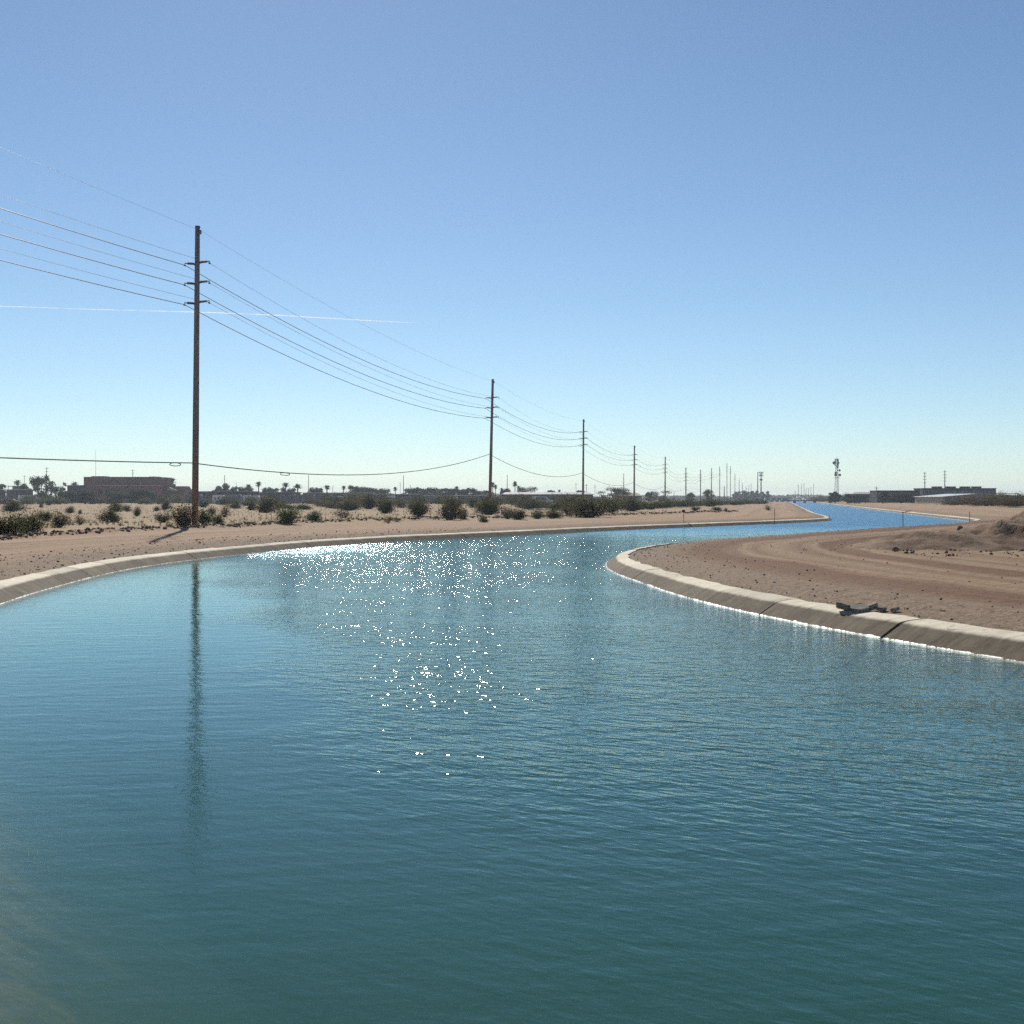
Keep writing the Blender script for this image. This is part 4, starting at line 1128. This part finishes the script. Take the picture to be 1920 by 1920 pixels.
# right-hand industrial group
D = 700.0
b = empty('grey_shed', ((1622 - CX) / F_PX * D, D, 0.5)); tag(b, 'pale grey hip-roofed shed left of the dark block', 'building')
block(D, 1600, 1645, 926, 14, b, 'wall', M_GREY)
ox, oy, oz = b.location; x0, x1 = (1598 - CX) / F_PX * D - ox, (1647 - CX) / F_PX * D - ox
z0 = CAM_H + (V0 - 926) / F_PX * D - oz + .01; z1 = CAM_H + (V0 - 922.3) / F_PX * D - oz
MB().add([(x0, -1, z0), (x1, -1, z0), (x1, 15, z0), (x0, 15, z0), (x0 + 3, 7, z1), (x1 - 3, 7, z1)], [(0, 1, 5, 4), (1, 2, 5), (2, 3, 4, 5), (3, 0, 4), (3, 2, 1, 0)]).build('roof', M_ROOFG, b)
for u in (1608, 1622, 1634): block(D, u, u + 4, 928.5, 0.12, b, 'window', M_GLASS, dy=-.13, vb=931.5)

def dark_block(u0, u1, vt, D, depth, label, units):
    b = empty('dark_block', (((u0 + u1) / 2 - CX) / F_PX * D, D, 0.5)); tag(b, label, 'building')
    block(D, u0 + .4, u1 - .4, vt + .4, depth, b, 'wall', M_DARK)
    block(D, u0, u1, vt, depth + 1, b, 'eave', M_DARK, dy=-.5, vb=vt + 1.4)
    n = int((u1 - u0) / 7)
    for i in range(n):                      # wall bays with louvres
        u = u0 + 2 + (u1 - u0 - 4) * i / n
        block(D, u, u + (u1 - u0) / n * .66, vt + 4.2, 0.15, b, 'louvre_panel', M_GREY, dy=-.16, vb=vt + 11)
    for u in units:
        r = block(D, u, u + 6.5, vt - 2.8, 3.0, b, 'rooftop_unit', M_DARK, dy=3, vb=vt)
        block(D, u - .5, u + 7.0, vt - 3.3, 3.4, b, 'unit_cap', M_GREY, dy=2.8, vb=vt - 2.75)
dark_block(1644, 1725, 919.5, 600, 12, 'smaller dark boxy block right of the lattice tower', [])
dark_block(1730, 1868, 915.2, 620, 14, 'long dark block with paired fan units on its roof', [1754, 1764, 1780, 1790, 1807, 1817, 1829, 1838])

D = 440.0
b = empty('metal_warehouse', ((1840 - CX) / F_PX * D, D, 0.8)); tag(b, 'low warehouse with shining white metal roof at the right edge', 'building')
block(D, 1767, 1960, 931.5, 30, b, 'wall', M_TAN, zb=.5)
ox, oy, oz = b.location
q = lambda u, v, y: (dpt(u, v, D).x - ox, y, dpt(u, v, D).z - oz)
MB().add([q(1764, 931.6, -1), q(1830, 926.2, -1), q(1962, 931.6, -1), q(1764, 931.6, 31), q(1830, 926.2, 31), q(1962, 931.6, 31),
          q(1764, 931.0, -1), q(1830, 925.4, -1), q(1962, 931.0, -1), q(1764, 931.0, 31), q(1830, 925.4, 31), q(1962, 931.0, 31)],
         [(6, 7, 10, 9), (7, 8, 11, 10), (0, 1, 7, 6), (1, 2, 8, 7), (3, 4, 1, 0), (4, 5, 2, 1), (9, 10, 4, 3), (10, 11, 5, 4), (0, 6, 9, 3), (2, 5, 11, 8)]).build('roof', M_ROOF, b)
MB().add([q(1767, 931.5, -.02), q(1830, 926.4, -.02), q(1960, 931.5, -.02), q(1767, 931.5, .3), q(1830, 926.4, .3), q(1960, 931.5, .3)], [(0, 2, 1), (3, 4, 5)]).build('gable', M_TAN, b)
for u in (1772, 1790, 1806): block(D, u, u + 10, 933, 0.12, b, 'door', M_GREY, dy=-.13, vb=938)
block(620.0, 1868.5, 1910, 925, 8, b, 'rear_canopy', M_ROOFG, vb=926.2)

# bridge far down the canal
D = 900.0
bx = 58 + .2088 * (D - 247) + 9
br = empty('canal_bridge', (bx, D, 0.0)); tag(br, 'low dark bridge crossing the far end of the canal', 'bridge')
MB().b2((-16, 0, 1.3), (16, 7, 2.0)).build('deck', M_DARK, br)
for x in (-7, 0, 7): MB().b2((x - .4, .5, -2.5), (x + .4, 6.5, 1.3)).build('pier', M_GREY, br)
for y in (0.1, 6.8):
    r_ = MB().b2((-16, y - .06, 2.9), (16, y + .06, 3.0))
    for i in range(17): r_.b2((-15.9 + i * 2, y - .05, 2.0), (-15.8 + i * 2, y + .05, 2.9))
    r_.build('railing', M_GREY, br)

# vehicles
car_cache = {}
def car(u, vb, D, mat, label, rz=0.0, long=False, s=1.0):
    x = (u - CX) / F_PX * D; z = zat(x, D)
    r = empty('parked_vehicle', (x, D, z), rz); r.scale = (s, s, s)
    tag(r, label, 'vehicle', 'vehicles parked by the far buildings')
    key = (mat.name, long)
    if key not in car_cache:
        L = 5.4 if long else 4.6
        prof = ([(-L/2, .45), (L/2, .45), (L/2, 1.0), (L/2 - .9, 1.15), (L/2 - 1.7, 1.95), (-L/2 + .15, 2.05), (-L/2, 1.2)] if long else
                [(-L/2, .4), (L/2, .4), (L/2, .85), (L/2 - 1.1, 1.0), (L/2 - 1.8, 1.5), (-L/2 + .8, 1.52), (-L/2 + .1, 1.0)])
        n = len(prof); bm_ = MB(); bm_.v = [(a, -.9, c) for a, c in prof] + [(a, .9, c) for a, c in prof]
        bm_.f = [tuple(range(n)), tuple(range(2 * n - 1, n - 1, -1))] + [(i, i + n, (i + 1) % n + n, (i + 1) % n) for i in range(n)]
        wn_me = MB()
        zt = 1.85 if long else 1.44
        for sy in (-.915, .915):
            wn_me.add([(-L/2 + .9, sy, 1.08), (L/2 - 1.5, sy, 1.1), (L/2 - 1.95, sy * .99, zt), (-L/2 + 1.1, sy * .99, zt)], [(0, 1, 2, 3)])
        wh = MB().tube([(0, -.95, 0), (0, -.70, 0)], .36, 12)
        car_cache[key] = (bm_.mesh('body', mat), wn_me.mesh('window', M_GLASS), wh.mesh('wheel', M_TYRE), L)
    bd, wi, wh, L = car_cache[key]
    link_mesh('body', bd, r); w_ = link_mesh('window', wi, r)
    for wx in (-L * .31, L * .31):
        for wy in (0, 1.65):
            o = link_mesh('wheel', wh, r); o.location = (wx, wy, .36)
for a in ((58, 936, 560, M_WHITE, 'white pickup parked left of the round desert tree', .5, True, 1.9), (14, 934, 560, M_WHITE, 'white car glinting at the left picture edge', .4, False, 1.5),
          (22, 936, 540, M_REDV, 'dull red car beside the white one at the left edge', .1, False, 1.5),
          (304, 930, 560, M_WHITE, 'white vehicle in the shade by the red-brown building', 0, True, 1.0), (634, 934, 560, M_WHITE, 'pair-lit white vehicle left of the dark tree row', .2, True, 1.5),
          (932, 935, 560, M_WHITE, 'white van right of the second pole', 1.2, True, 1.6), (1017, 937, 560, M_WHITE, 'white vehicle in front of the long low house', 0, True, 1.7)):
    car(*a)
for i, u in enumerate((1443, 1452, 1462, 1472)):
    car(u, 934.6, 1000.0, M_WHITE, ['leftmost', 'second', 'third', 'rightmost'][i] + ' of the white vehicles shining near the far bridge', 0.1 * i, True, 1.5)

# ------------------------------------------------------------------ masts, towers, far poles
M_FARPOLE = plain('grey far pole', (0.13, 0.12, 0.115), 0.8, 0.15)
def far_pole(u, vt, D, label, r=0.16, arms=0, group=None, name='distant_pole'):
    x = (u - CX) / F_PX * D; z = zat(x, D) - .2; zt = CAM_H + (V0 - vt) / F_PX * D
    root = empty(name, (x, D, z)); tag(root, label, 'pole', group)
    MB().tube([(0, 0, 0), (0, 0, zt - z)], [r * 1.3, r * .8], 7).build('shaft', M_FARPOLE, root)
    for i in range(arms):
        h = zt - z - 0.9 - i * 1.9
        MB().b2((-1.2, -.08, h), (1.2, .08, h + .18)).build('crossarm', M_FARPOLE, root)
for a in ((87.5, 876, 800, 'mast with lamp arm behind the round desert tree', .22, 2), (46, 891, 900, 'thin pole above the layered conifer', .15, 1), (27, 902, 900, 'thin pole at the far left edge', .14, 0),
          (249, 880, 900, 'pole rising behind the red-brown building roof', .2, 2), (421, 891, 800, 'tall thin mast right of the nearest pole', .2, 0), (443, 904, 1000, 'faint pole right of the tall thin mast', .14, 0),
          (578.5, 891, 800, 'tall thin mast right of the broad bushy palm', .2, 0), (603, 911, 1000, 'faint pole left of the stout palm', .14, 0), (624, 911, 1000, 'faint pole right of the stout palm', .2, 0),
          (750.5, 904, 1100, 'faint pole left of the mast in the tree gap', .16, 2), (756.5, 891, 800, 'tall thin mast above the gap in the dark tree row', .2, 0), (769.5, 909, 950, 'short pole right of the mast in the tree gap', .2, 0),
          (951, 890, 800, 'tall thin mast right of the second utility pole', .2, 0), (1080, 906, 1000, 'faint lamp pole left of the third utility pole', .14, 1), (1099.5, 908, 900, 'pole with dark box right of the third utility pole', .2, 1),
          (1115.5, 909, 1200, 'faint pole behind the wide grey twiggy tree', .2, 2), (1169.5, 888, 800, 'tall thin mast left of the fourth utility pole', .22, 0), (1264, 921, 1100, 'short pole right of the fifth utility pole', .2, 0),
          (1358, 912, 900, 'short pole between ninth and tenth utility poles', .3, 0), (1420.8, 885, 1200, 'thick plain mast left of the ringed tower', .42, 0),
          (1643, 912, 680, 'short pole at the left end of the dark block', .2, 1), (1734, 885, 800, 'left of two poles behind the long dark block', .26, 4), (1771.5, 882, 800, 'right and taller of two poles behind the long dark block', .28, 4)):
    far_pole(*a)
for i, (u, vt) in enumerate(((1491, 920), (1497, 909), (1502.5, 907), (1507.5, 906), (1511.5, 914), (1516, 915), (1520.5, 913), (1525.5, 907))):
    far_pole(u, vt, 1500 + 60 * i, 'one of the hazy poles clustered beyond the end of the canal', .3, 2 if i % 2 else 0, 'hazy poles beyond the canal end')

# lattice tower with dishes
D = 800.0
x = (1569 - CX) / F_PX * D; z = 0.6; H = CAM_H + (V0 - 860) / F_PX * D - z
t = empty('lattice_tower', (x, D, z)); tag(t, 'grey lattice radio tower hung with dishes at right of the canal', 'tower')
def leg_at(k, h): a = 2 * math.pi * k / 3 + .4; r = 1.55 * (1 - h / H) + .55 * (h / H); return Vector((r * math.cos(a), r * math.sin(a), h))
M_TOWER = plain('galvanised lattice', (0.20, 0.21, 0.22), .5, .1)
for k in range(3): MB().tube([leg_at(k, 0), leg_at(k, H)], .13, 6).build('leg', M_TOWER, t)
br_ = MB(); nb = 14
for i in range(nb):
    h0, h1 = H * i / nb, H * (i + 1) / nb
    for k in range(3):
        br_.tube([leg_at(k, h0), leg_at((k + 1) % 3, h1)], .05, 4, False); br_.tube([leg_at(k, h1), leg_at((k + 1) % 3, h1)], .05, 4, False)
br_.build('bracing', M_TOWER, t)
MB().tube([(0, 0, H - .5), (0, 0, H + 2.0)], .05, 5).build('whip_antenna', M_TOWER, t)
def dish(dx, v, r, nm='dish'):
    h = CAM_H + (V0 - v) / F_PX * D - z
    m = MB(); m.tube([(dx, -.9, h), (dx, -.45, h), (dx, -.2, h)], [r, r * .9, r * .3], 14)
    m.tube([(dx, -.3, h), (0, 0, h)], .09, 5)
    m.build(nm, M_GREY, t)
dish(-1.9, 868, 1.0, 'horn_dish'); dish(.2, 876, .75); dish(1.5, 882, .7); dish(-.9, 886.5, .7); dish(1.6, 890.5, .85); dish(-1.0, 890.5, .85); dish(.9, 868, .6)
for h in (H - 1.0, H - 3.4):
    for k in range(3):
        c = leg_at(k, h) * 1; c.z = h; o = Vector((c.x, c.y, 0)).normalized()
        MB().box(c + o * .5, (.45, .45, 2.0)).build('panel_antenna', M_GREY, t)
rg = MB()
for k in range(8):
    a0, a1 = 2 * math.pi * k / 8, 2 * math.pi * (k + 1) / 8; h = CAM_H + (V0 - 896) / F_PX * D - z
    rg.tube([(1.9 * math.cos(a0), 1.9 * math.sin(a0), h), (1.9 * math.cos(a1), 1.9 * math.sin(a1), h)], .12, 5)
rg.build('platform_ring', M_TOWER, t)
# monopole with ring of antennas far along the line
D = 1300.0; x = (1427 - CX) / F_PX * D; H = CAM_H + (V0 - 886) / F_PX * D - .6
t = empty('antenna_monopole', (x, D, .6)); tag(t, 'far grey monopole tower with ringed antenna head', 'tower')
MB().tube([(0, 0, 0), (0, 0, H)], [.75, .45], 10).build('shaft', M_TOWER, t)
for h, r in ((H - .4, 2.1), (H - 3.2, 1.9), (H - 7.5, 1.3)):
    MB().tube([(0, 0, h - .1), (0, 0, h + .1)], r, 12).build('platform', M_TOWER, t)
    for k in range(6):
        a = 2 * math.pi * k / 6
        MB().box((r * math.cos(a), r * math.sin(a), h + .3), (.4, .4, 1.8)).build('panel_antenna', M_GREY, t)

# marker posts along the banks
M_POST = plain('rusty steel post', (0.10, 0.065, 0.045), .8, .3)
for (u, vt, vb, kind, lab) in ((1282, 956, 977, 'plate', 'marker post with small plate on the far left bank road'), (1452.5, 953, 973, 'bare', 'bare thin post on the far sandy spit'),
                               (1693, 959, 985, 'arm', 'post with slanting arm at the back edge of the near spit'), (1818, 959, 978, 'bare', 'thin post at the far right edge of the near spit')):
    p = gpt(u, vb); z = zat(p.x, p.y); zt = CAM_H + (V0 - vt) / F_PX * p.y
    r = empty('marker_post', (p.x, p.y, z)); tag(r, lab, 'post')
    MB().tube([(0, 0, -.1), (0, 0, zt - z)], .032, 6).build('post', M_POST, r)
    if kind == 'plate': MB().box((-.03, -.07, zt - z - .12), (.34, .02, .26)).build('plate', M_POST, r)
    if kind == 'arm': MB().tube([(0, 0, zt - z - .08), (.75, .1, zt - z + .06)], .03, 5).build('arm', M_POST, r)

# ------------------------------------------------------------------ dirt pile, rubble, clods
def mound():
    n = 190
    xs = np.linspace(13, 46, n); ys = np.linspace(50, 92, n)
    X, Y = np.meshgrid(xs, ys); x, y = X.ravel(), Y.ravel()
    g, sd, _, _ = terrain(x, y)
    def hump(cx, cy, rx, ry, h, rot=0.0):
        c, s = math.cos(rot), math.sin(rot); a = ((x - cx) * c + (y - cy) * s) / rx; b = (-(x - cx) * s + (y - cy) * c) / ry
        return h * np.clip(1 - (a * a + b * b), 0, 1) ** 1.15
    w = fbm(x * .35, y * .35, 71, 3) * 2.5
    xo, yo = x.copy(), y.copy(); x = x + w; y = y + fbm(xo * .35, yo * .35, 77, 3) * 3
    h = np.maximum.reduce([hump(21.5, 64, 5.0, 5.2, .5, .3), hump(27, 67, 7.5, 7, .95), hump(34.5, 71, 10, 9, 2.6, .2), hump(41, 67, 10, 10, 2.7)])
    x, y = xo, yo
    rill = fbm(x * .75 + .4 * y, (y - .35 * x) * .2, 81, 5) * 1.3
    h = h + np.minimum(h, .8) * (rill * 1.3 + .4 * fbm(x * 1.4, y * 1.4, 83, 4) + .12 * fbm(x * 4, y * 4, 85, 3))
    z = g - .12 + h * 1.22
    me = bpy.data.meshes.new('dirt_pile')
    i = np.arange(n - 1)[:, None] * n; j = np.arange(n - 1)[None, :]
    q = np.stack([i + j, i + j + 1, i + n + j + 1, i + n + j], -1).reshape(-1, 4)
    keep = (h[q].max(1) > 0.02); q = q[keep]
    used = np.unique(q); mp = np.full(n * n, -1); mp[used] = np.arange(len(used))
    me.from_pydata(np.stack([x, y, z], 1)[used].tolist(), [], mp[q].tolist())
    me.polygons.foreach_set('use_smooth', [True] * len(me.polygons))
    return me
m, nt, p = new_mat('piled dirt')
geo = N(nt, 'ShaderNodeNewGeometry'); pos = geo.outputs['Position']
n1 = noise(nt, pos, .5, 5, .65); n2 = noise(nt, pos, 5, 4, .7)
c = ramp(nt, [(.36, (.125, .074, .045)), (.5, (.195, .125, .08)), (.64, (.28, .20, .13))], n1).outputs[0]
c = mixc(nt, 1.0, c, ramp(nt, [(.3, .75), (.7, 1.15)], n2).outputs[0], 'MULTIPLY')
L_(nt, c, p.inputs['Base Color']); p.inputs['Roughness'].default_value = .95; p.inputs['Specular IOR Level'].default_value = .1
b = N(nt, 'ShaderNodeBump'); b.inputs['Distance'].default_value = 1.0; b.inputs['Strength'].default_value = .8
L_(nt, math_(nt, 'MULTIPLY', n2, .06), b.inputs['Height']); L_(nt, b.outputs[0], p.inputs['Normal'])
MAT_PILE = m
tag(link_mesh('dirt_pile', mound(), None, MAT_PILE), 'eroded brown dirt pile on the near spit at the right edge', 'dirt pile')

def rock_mesh(seed, sub=1, rough=.3):
    rr = random.Random(seed); bm = bmesh.new(); bmesh.ops.create_icosphere(bm, subdivisions=sub, radius=.5)
    for v in bm.verts: v.co *= 1 + rr.uniform(-rough, rough)
    me = bpy.data.meshes.new('rock'); bm.to_mesh(me); bm.free(); return me
MAT_ROCK = plain('dark broken rock', (0.15, 0.11, 0.08), .9, .35, 3)
MAT_CLOD = plain('dry earth clod', (0.16, 0.105, 0.072), .95, .3, 3)
MAT_STONE = plain('shoulder stone', (0.22, 0.17, 0.13), .9, .4, 1.5)
def rock(u, vb, w, h, lab, mat=MAT_ROCK, name='boulder', seed=0, lift=0.0):
    p = gpt(u, vb); D = p.y; me = rock_mesh(seed, 2, .22); me.materials.append(mat)
    o = link_mesh(name, me); W = w / F_PX * D; Hh = h / F_PX * D
    o.location = (p.x, D, zat(p.x, D) + Hh * .32 + lift); o.scale = (W, W * .8, Hh); o.rotation_euler = (0, 0, seed)
    tag(o, lab, 'rock')
rock(1680, 1033, 12, 9, 'dark boulder at the left foot of the dirt pile', seed=5)
rock(1664, 1024, 20, 10, 'flat dark lump of earth left of the dirt pile boulder', seed=6)
rock(1800, 1001, 15, 12, 'small dark heap standing before the dirt pile crest', MAT_CLOD, seed=7, lift=.25)

# broken lip of the lining
MAT_BROKEN = plain('broken concrete', (0.25, 0.21, 0.165), .9, .4, 3)
def chunk(x, y, z, L, W, T, rx, ry, rz, lab, seed):
    rr = random.Random(seed)
    # cracked quadrilateral slab with a broken, stepped edge
    out = [(-L / 2, -W / 2 * rr.uniform(.6, 1)), (-L * .1, -W / 2 * rr.uniform(.8, 1.1)), (L / 2 * rr.uniform(.7, 1), -W / 2 * rr.uniform(.5, 1)), (L / 2, W * .1 * rr.uniform(-1, 1)),
           (L * .3, W / 2 * rr.uniform(.7, 1.1)), (-L * .2, W / 2 * rr.uniform(.6, .9)), (-L / 2 * rr.uniform(.7, 1.1), W / 2)]
    k = len(out); mb = MB()
    mb.v = [(a * rr.uniform(.86, 1), b_ * rr.uniform(.86, 1), -T / 2) for a, b_ in out] + [(a, b_, T / 2 + rr.uniform(-.012, .012)) for a, b_ in out]
    mb.f = [tuple(range(k))[::-1], tuple(range(k, 2 * k))] + [(i, (i + 1) % k, (i + 1) % k + k, i + k) for i in range(k)]
    o = mb.build('broken_slab', MAT_BROKEN); o.location = (x, y, z - .15); o.rotation_euler = (rx, ry, rz); tag(o, lab, 'concrete rubble', 'rubble on the broken canal lip')
c0 = gpt(1606, 1138.5, .48) + Vector((.12, .22, 0))
chunk(c0.x - .02, c0.y - .05, .59, .46, .34, .10, R_(16), R_(-4), .12, 'pale tilted slab in the middle of the rubble on the broken lip', 1)
chunk(c0.x - .30, c0.y + .35, .60, .30, .28, .12, R_(-12), R_(10), -.3, 'dark upturned slab at the left of the rubble on the broken lip', 2)
chunk(c0.x + .30, c0.y + .08, .61, .28, .30, .13, R_(-10), R_(-16), .5, 'dark jagged slab at the right of the rubble on the broken lip', 3)
chunk(c0.x + .50, c0.y - .12, .58, .24, .16, .08, R_(8), R_(4), .3, 'small pale flat piece right of the rubble on the broken lip', 4)
chunk(c0.x + .72, c0.y - .40, .59, .2, .14, .07, R_(-14), R_(-12), .1, 'small dark piece beside the open lining joint', 5)
chunk(c0.x - .26, c0.y + .06, .58, .2, .16, .10, R_(-10), R_(14), 1.1, 'small dark piece under the left end of the pale tilted slab', 6)
chunk(c0.x + .12, c0.y + .34, .60, .26, .22, .11, R_(-10), R_(6), .8, 'dark piece at the back of the rubble on the broken lip', 7)

ROCKS = [rock_mesh(900 + i, 1, .3) for i in range(6)]
RV = [(np.array([v.co[:] for v in m.vertices]), np.array([pp.vertices[:] for pp in m.polygons])) for m in ROCKS]
def scatter(name, label, cat, pts, sizes, mat, seed):
    g = np.random.RandomState(seed); Vs = []; Fs = []; b = 0
    zz = terrain(pts[:, 0], pts[:, 1])[0]
    for i, (p_, s_) in enumerate(zip(pts, sizes)):
        v, f = RV[i % 6]; a = g.uniform(0, 6.28); c, s = math.cos(a), math.sin(a)
        q = v * (s_ * g.uniform(.7, 1.3, 3)); q = np.stack([q[:, 0] * c - q[:, 1] * s, q[:, 0] * s + q[:, 1] * c, q[:, 2] * .8], 1)
        Vs.append(q + [p_[0], p_[1], zz[i] + s_ * .2]); Fs.append(f + b); b += len(v)
    tag(link_mesh(name, np_mesh(name, np.vstack(Vs), np.vstack(Fs), mat)), label, cat, kind='stuff')
g = np.random.RandomState(5)
def along(line, side, s0, s1, n, o0, o1, bias=1.0):
    s = g.uniform(s0, s1, n); seg = np.linalg.norm(np.diff(line, axis=0), axis=1); cs = np.concatenate([[0], np.cumsum(seg)])
    t = np.gradient(line, axis=0); t /= np.linalg.norm(t, axis=1)[:, None]
    P = np.stack([np.interp(s, cs, line[:, k]) for k in (0, 1)], 1); T = np.stack([np.interp(s, cs, t[:, k]) for k in (0, 1)], 1)
    o = o0 + (o1 - o0) * g.rand(n) ** bias
    return P + np.stack([-T[:, 1], T[:, 0]], 1) * side * o[:, None]
pr = along(RIGHT, -1, sR0 + 30, sRt, 3600, 1.3, 4.4, 1.6)
scatter('gravel', 'loose stones on the dirt shoulder of the near spit', 'gravel', pr, .018 + .06 * g.rand(len(pr)) ** 7, MAT_STONE, 1)
pl = along(LEFT, 1, sL0 + 25, arc_of(LEFT, 0, 105), 3000, 1.3, 5.5, 1.6)
scatter('gravel', 'loose stones on the dirt shoulder above the left lining', 'gravel', pl, .025 + .085 * g.rand(len(pl)) ** 6, MAT_STONE, 2)
ws = np.concatenate([[0], np.cumsum(np.linalg.norm(np.diff(WIND, axis=0), axis=1))])[-1]
pw = along(WIND, 1, 0, ws, 4200, -.8, .8)
scatter('earth_clods', 'dark turned-up clods in the windrow along the left road', 'clods', pw, .05 + .24 * g.rand(len(pw)) ** 3, MAT_CLOD, 3)
pd = along(RIGHT, -1, sR0 + 30, sRt, 900, 4.5, 16); scatter('dirt_crumbs', 'crumbs of dirt scattered over the spit tracks', 'gravel', pd, .02 + .06 * g.rand(len(pd)) ** 3, MAT_CLOD, 4)

# dry grass and twigs between the shrubs
def tufts(n, seed):
    gg = np.random.RandomState(seed); us = gg.uniform(-40, 1420, n); vs2 = 946 + 46 * gg.rand(n) ** 1.3
    Dd = 2.4 * F_PX / (vs2 - V0); xx = (us - CX) / F_PX * Dd
    z_, sd_, dw_, _ = terrain(xx, Dd); patchy = vnoise(xx * .12, Dd * .12, 91)
    ok = (sd_ > 27) & (patchy > .45); xx, Dd, z_ = xx[ok], Dd[ok], z_[ok]; k = 7
    P = np.repeat(np.stack([xx, Dd, z_], 1), k, 0); m_ = len(P)
    h_ = gg.uniform(.12, .42, m_); az = gg.uniform(0, 6.28, m_); sp_ = gg.uniform(.05, .28, m_)
    root_ = P + np.stack([np.cos(az) * .06, np.sin(az) * .06, np.full(m_, -.02)], 1); tip = P + np.stack([np.cos(az) * sp_, np.sin(az) * sp_, h_], 1)
    wv = np.stack([-np.sin(az), np.cos(az), np.zeros(m_)], 1) * .022
    V = np.stack([root_ - wv, root_ + wv, tip], 1).reshape(-1, 3)
    return np_mesh('dry_grass', V, np.arange(len(V)).reshape(-1, 3), foliage_mat('dry grass', (0.09, 0.075, 0.04), (0.20, 0.165, 0.09)))
tag(link_mesh('dry_grass', tufts(5500, 4)), 'thin dry grass tufts scattered over the sand between the shrubs', 'grass', kind='stuff')

pm = np.stack([g.uniform(17, 36, 1500), g.uniform(54, 68, 1500)], 1); pm = pm[(vnoise(pm[:, 0] * .5, pm[:, 1] * .5, 5) > .45)]
scatter('earth_clods', 'loose clods fallen around the foot of the dirt pile', 'clods', pm, .03 + .16 * g.rand(len(pm)) ** 4, MAT_CLOD, 6)

# ------------------------------------------------------------------ contrail
ct, nt, p = new_mat('thin ice cloud'); nt.nodes.remove(p)
tc = N(nt, 'ShaderNodeTexCoord'); sp = N(nt, 'ShaderNodeSeparateXYZ'); L_(nt, tc.outputs['Object'], sp.inputs[0])
tn = N(nt, 'ShaderNodeBsdfTranslucent'); tn.inputs[0].default_value = (.9, .9, .9, 1); df = N(nt, 'ShaderNodeBsdfDiffuse'); df.inputs[0].default_value = (.9, .9, .9, 1)
ms = N(nt, 'ShaderNodeMixShader'); L_(nt, tn.outputs[0], ms.inputs[1]); L_(nt, df.outputs[0], ms.inputs[2]); ms.inputs[0].default_value = .1
tp = N(nt, 'ShaderNodeBsdfTransparent'); mt = N(nt, 'ShaderNodeMixShader')
al = math_(nt, 'MULTIPLY', smooth(nt, noise(nt, tc.outputs['Object'], .004, 4, .6), .3, .62), .42)
L_(nt, al, mt.inputs[0]); L_(nt, tp.outputs[0], mt.inputs[1]); L_(nt, ms.outputs[0], mt.inputs[2]); L_(nt, mt.outputs[0], nt.nodes['Material Output'].inputs[0])
cm = MB(); D0 = 9000.0
path = [dpt(u, v, D0 + 1.2 * (800 - u)) for u, v in ((-200, 569), (-60, 572), (60, 576), (170, 580), (290, 583), (400, 586), (520, 591), (640, 598), (730, 603), (805, 606.5))]
cm.tube(path, [3.2, 3.2, 3.4, 3.6, 4.0, 4.8, 5, 4.4, 3, .8], 8)
tag(cm.build('contrail', ct, None, True), 'thin white contrail crossing the sky behind the nearest pole', 'contrail')

# ------------------------------------------------------------------ haze
hz = bpy.data.materials.new('desert haze'); hz.use_nodes = True; nt = hz.node_tree
nt.nodes.remove(nt.nodes['Principled BSDF'])
pv = N(nt, 'ShaderNodeVolumePrincipled'); pv.inputs['Color'].default_value = (.80, .90, 1, 1); pv.inputs['Density'].default_value = 0.00016
pv.inputs['Anisotropy'].default_value = .2
L_(nt, pv.outputs[0], nt.nodes['Material Output'].inputs['Volume'])
tag(MB().b2((-6300, -6300, -4.8), (6300, 6300, 52)).build('haze', hz), 'pale thin haze over the desert plain', 'haze', kind='stuff')
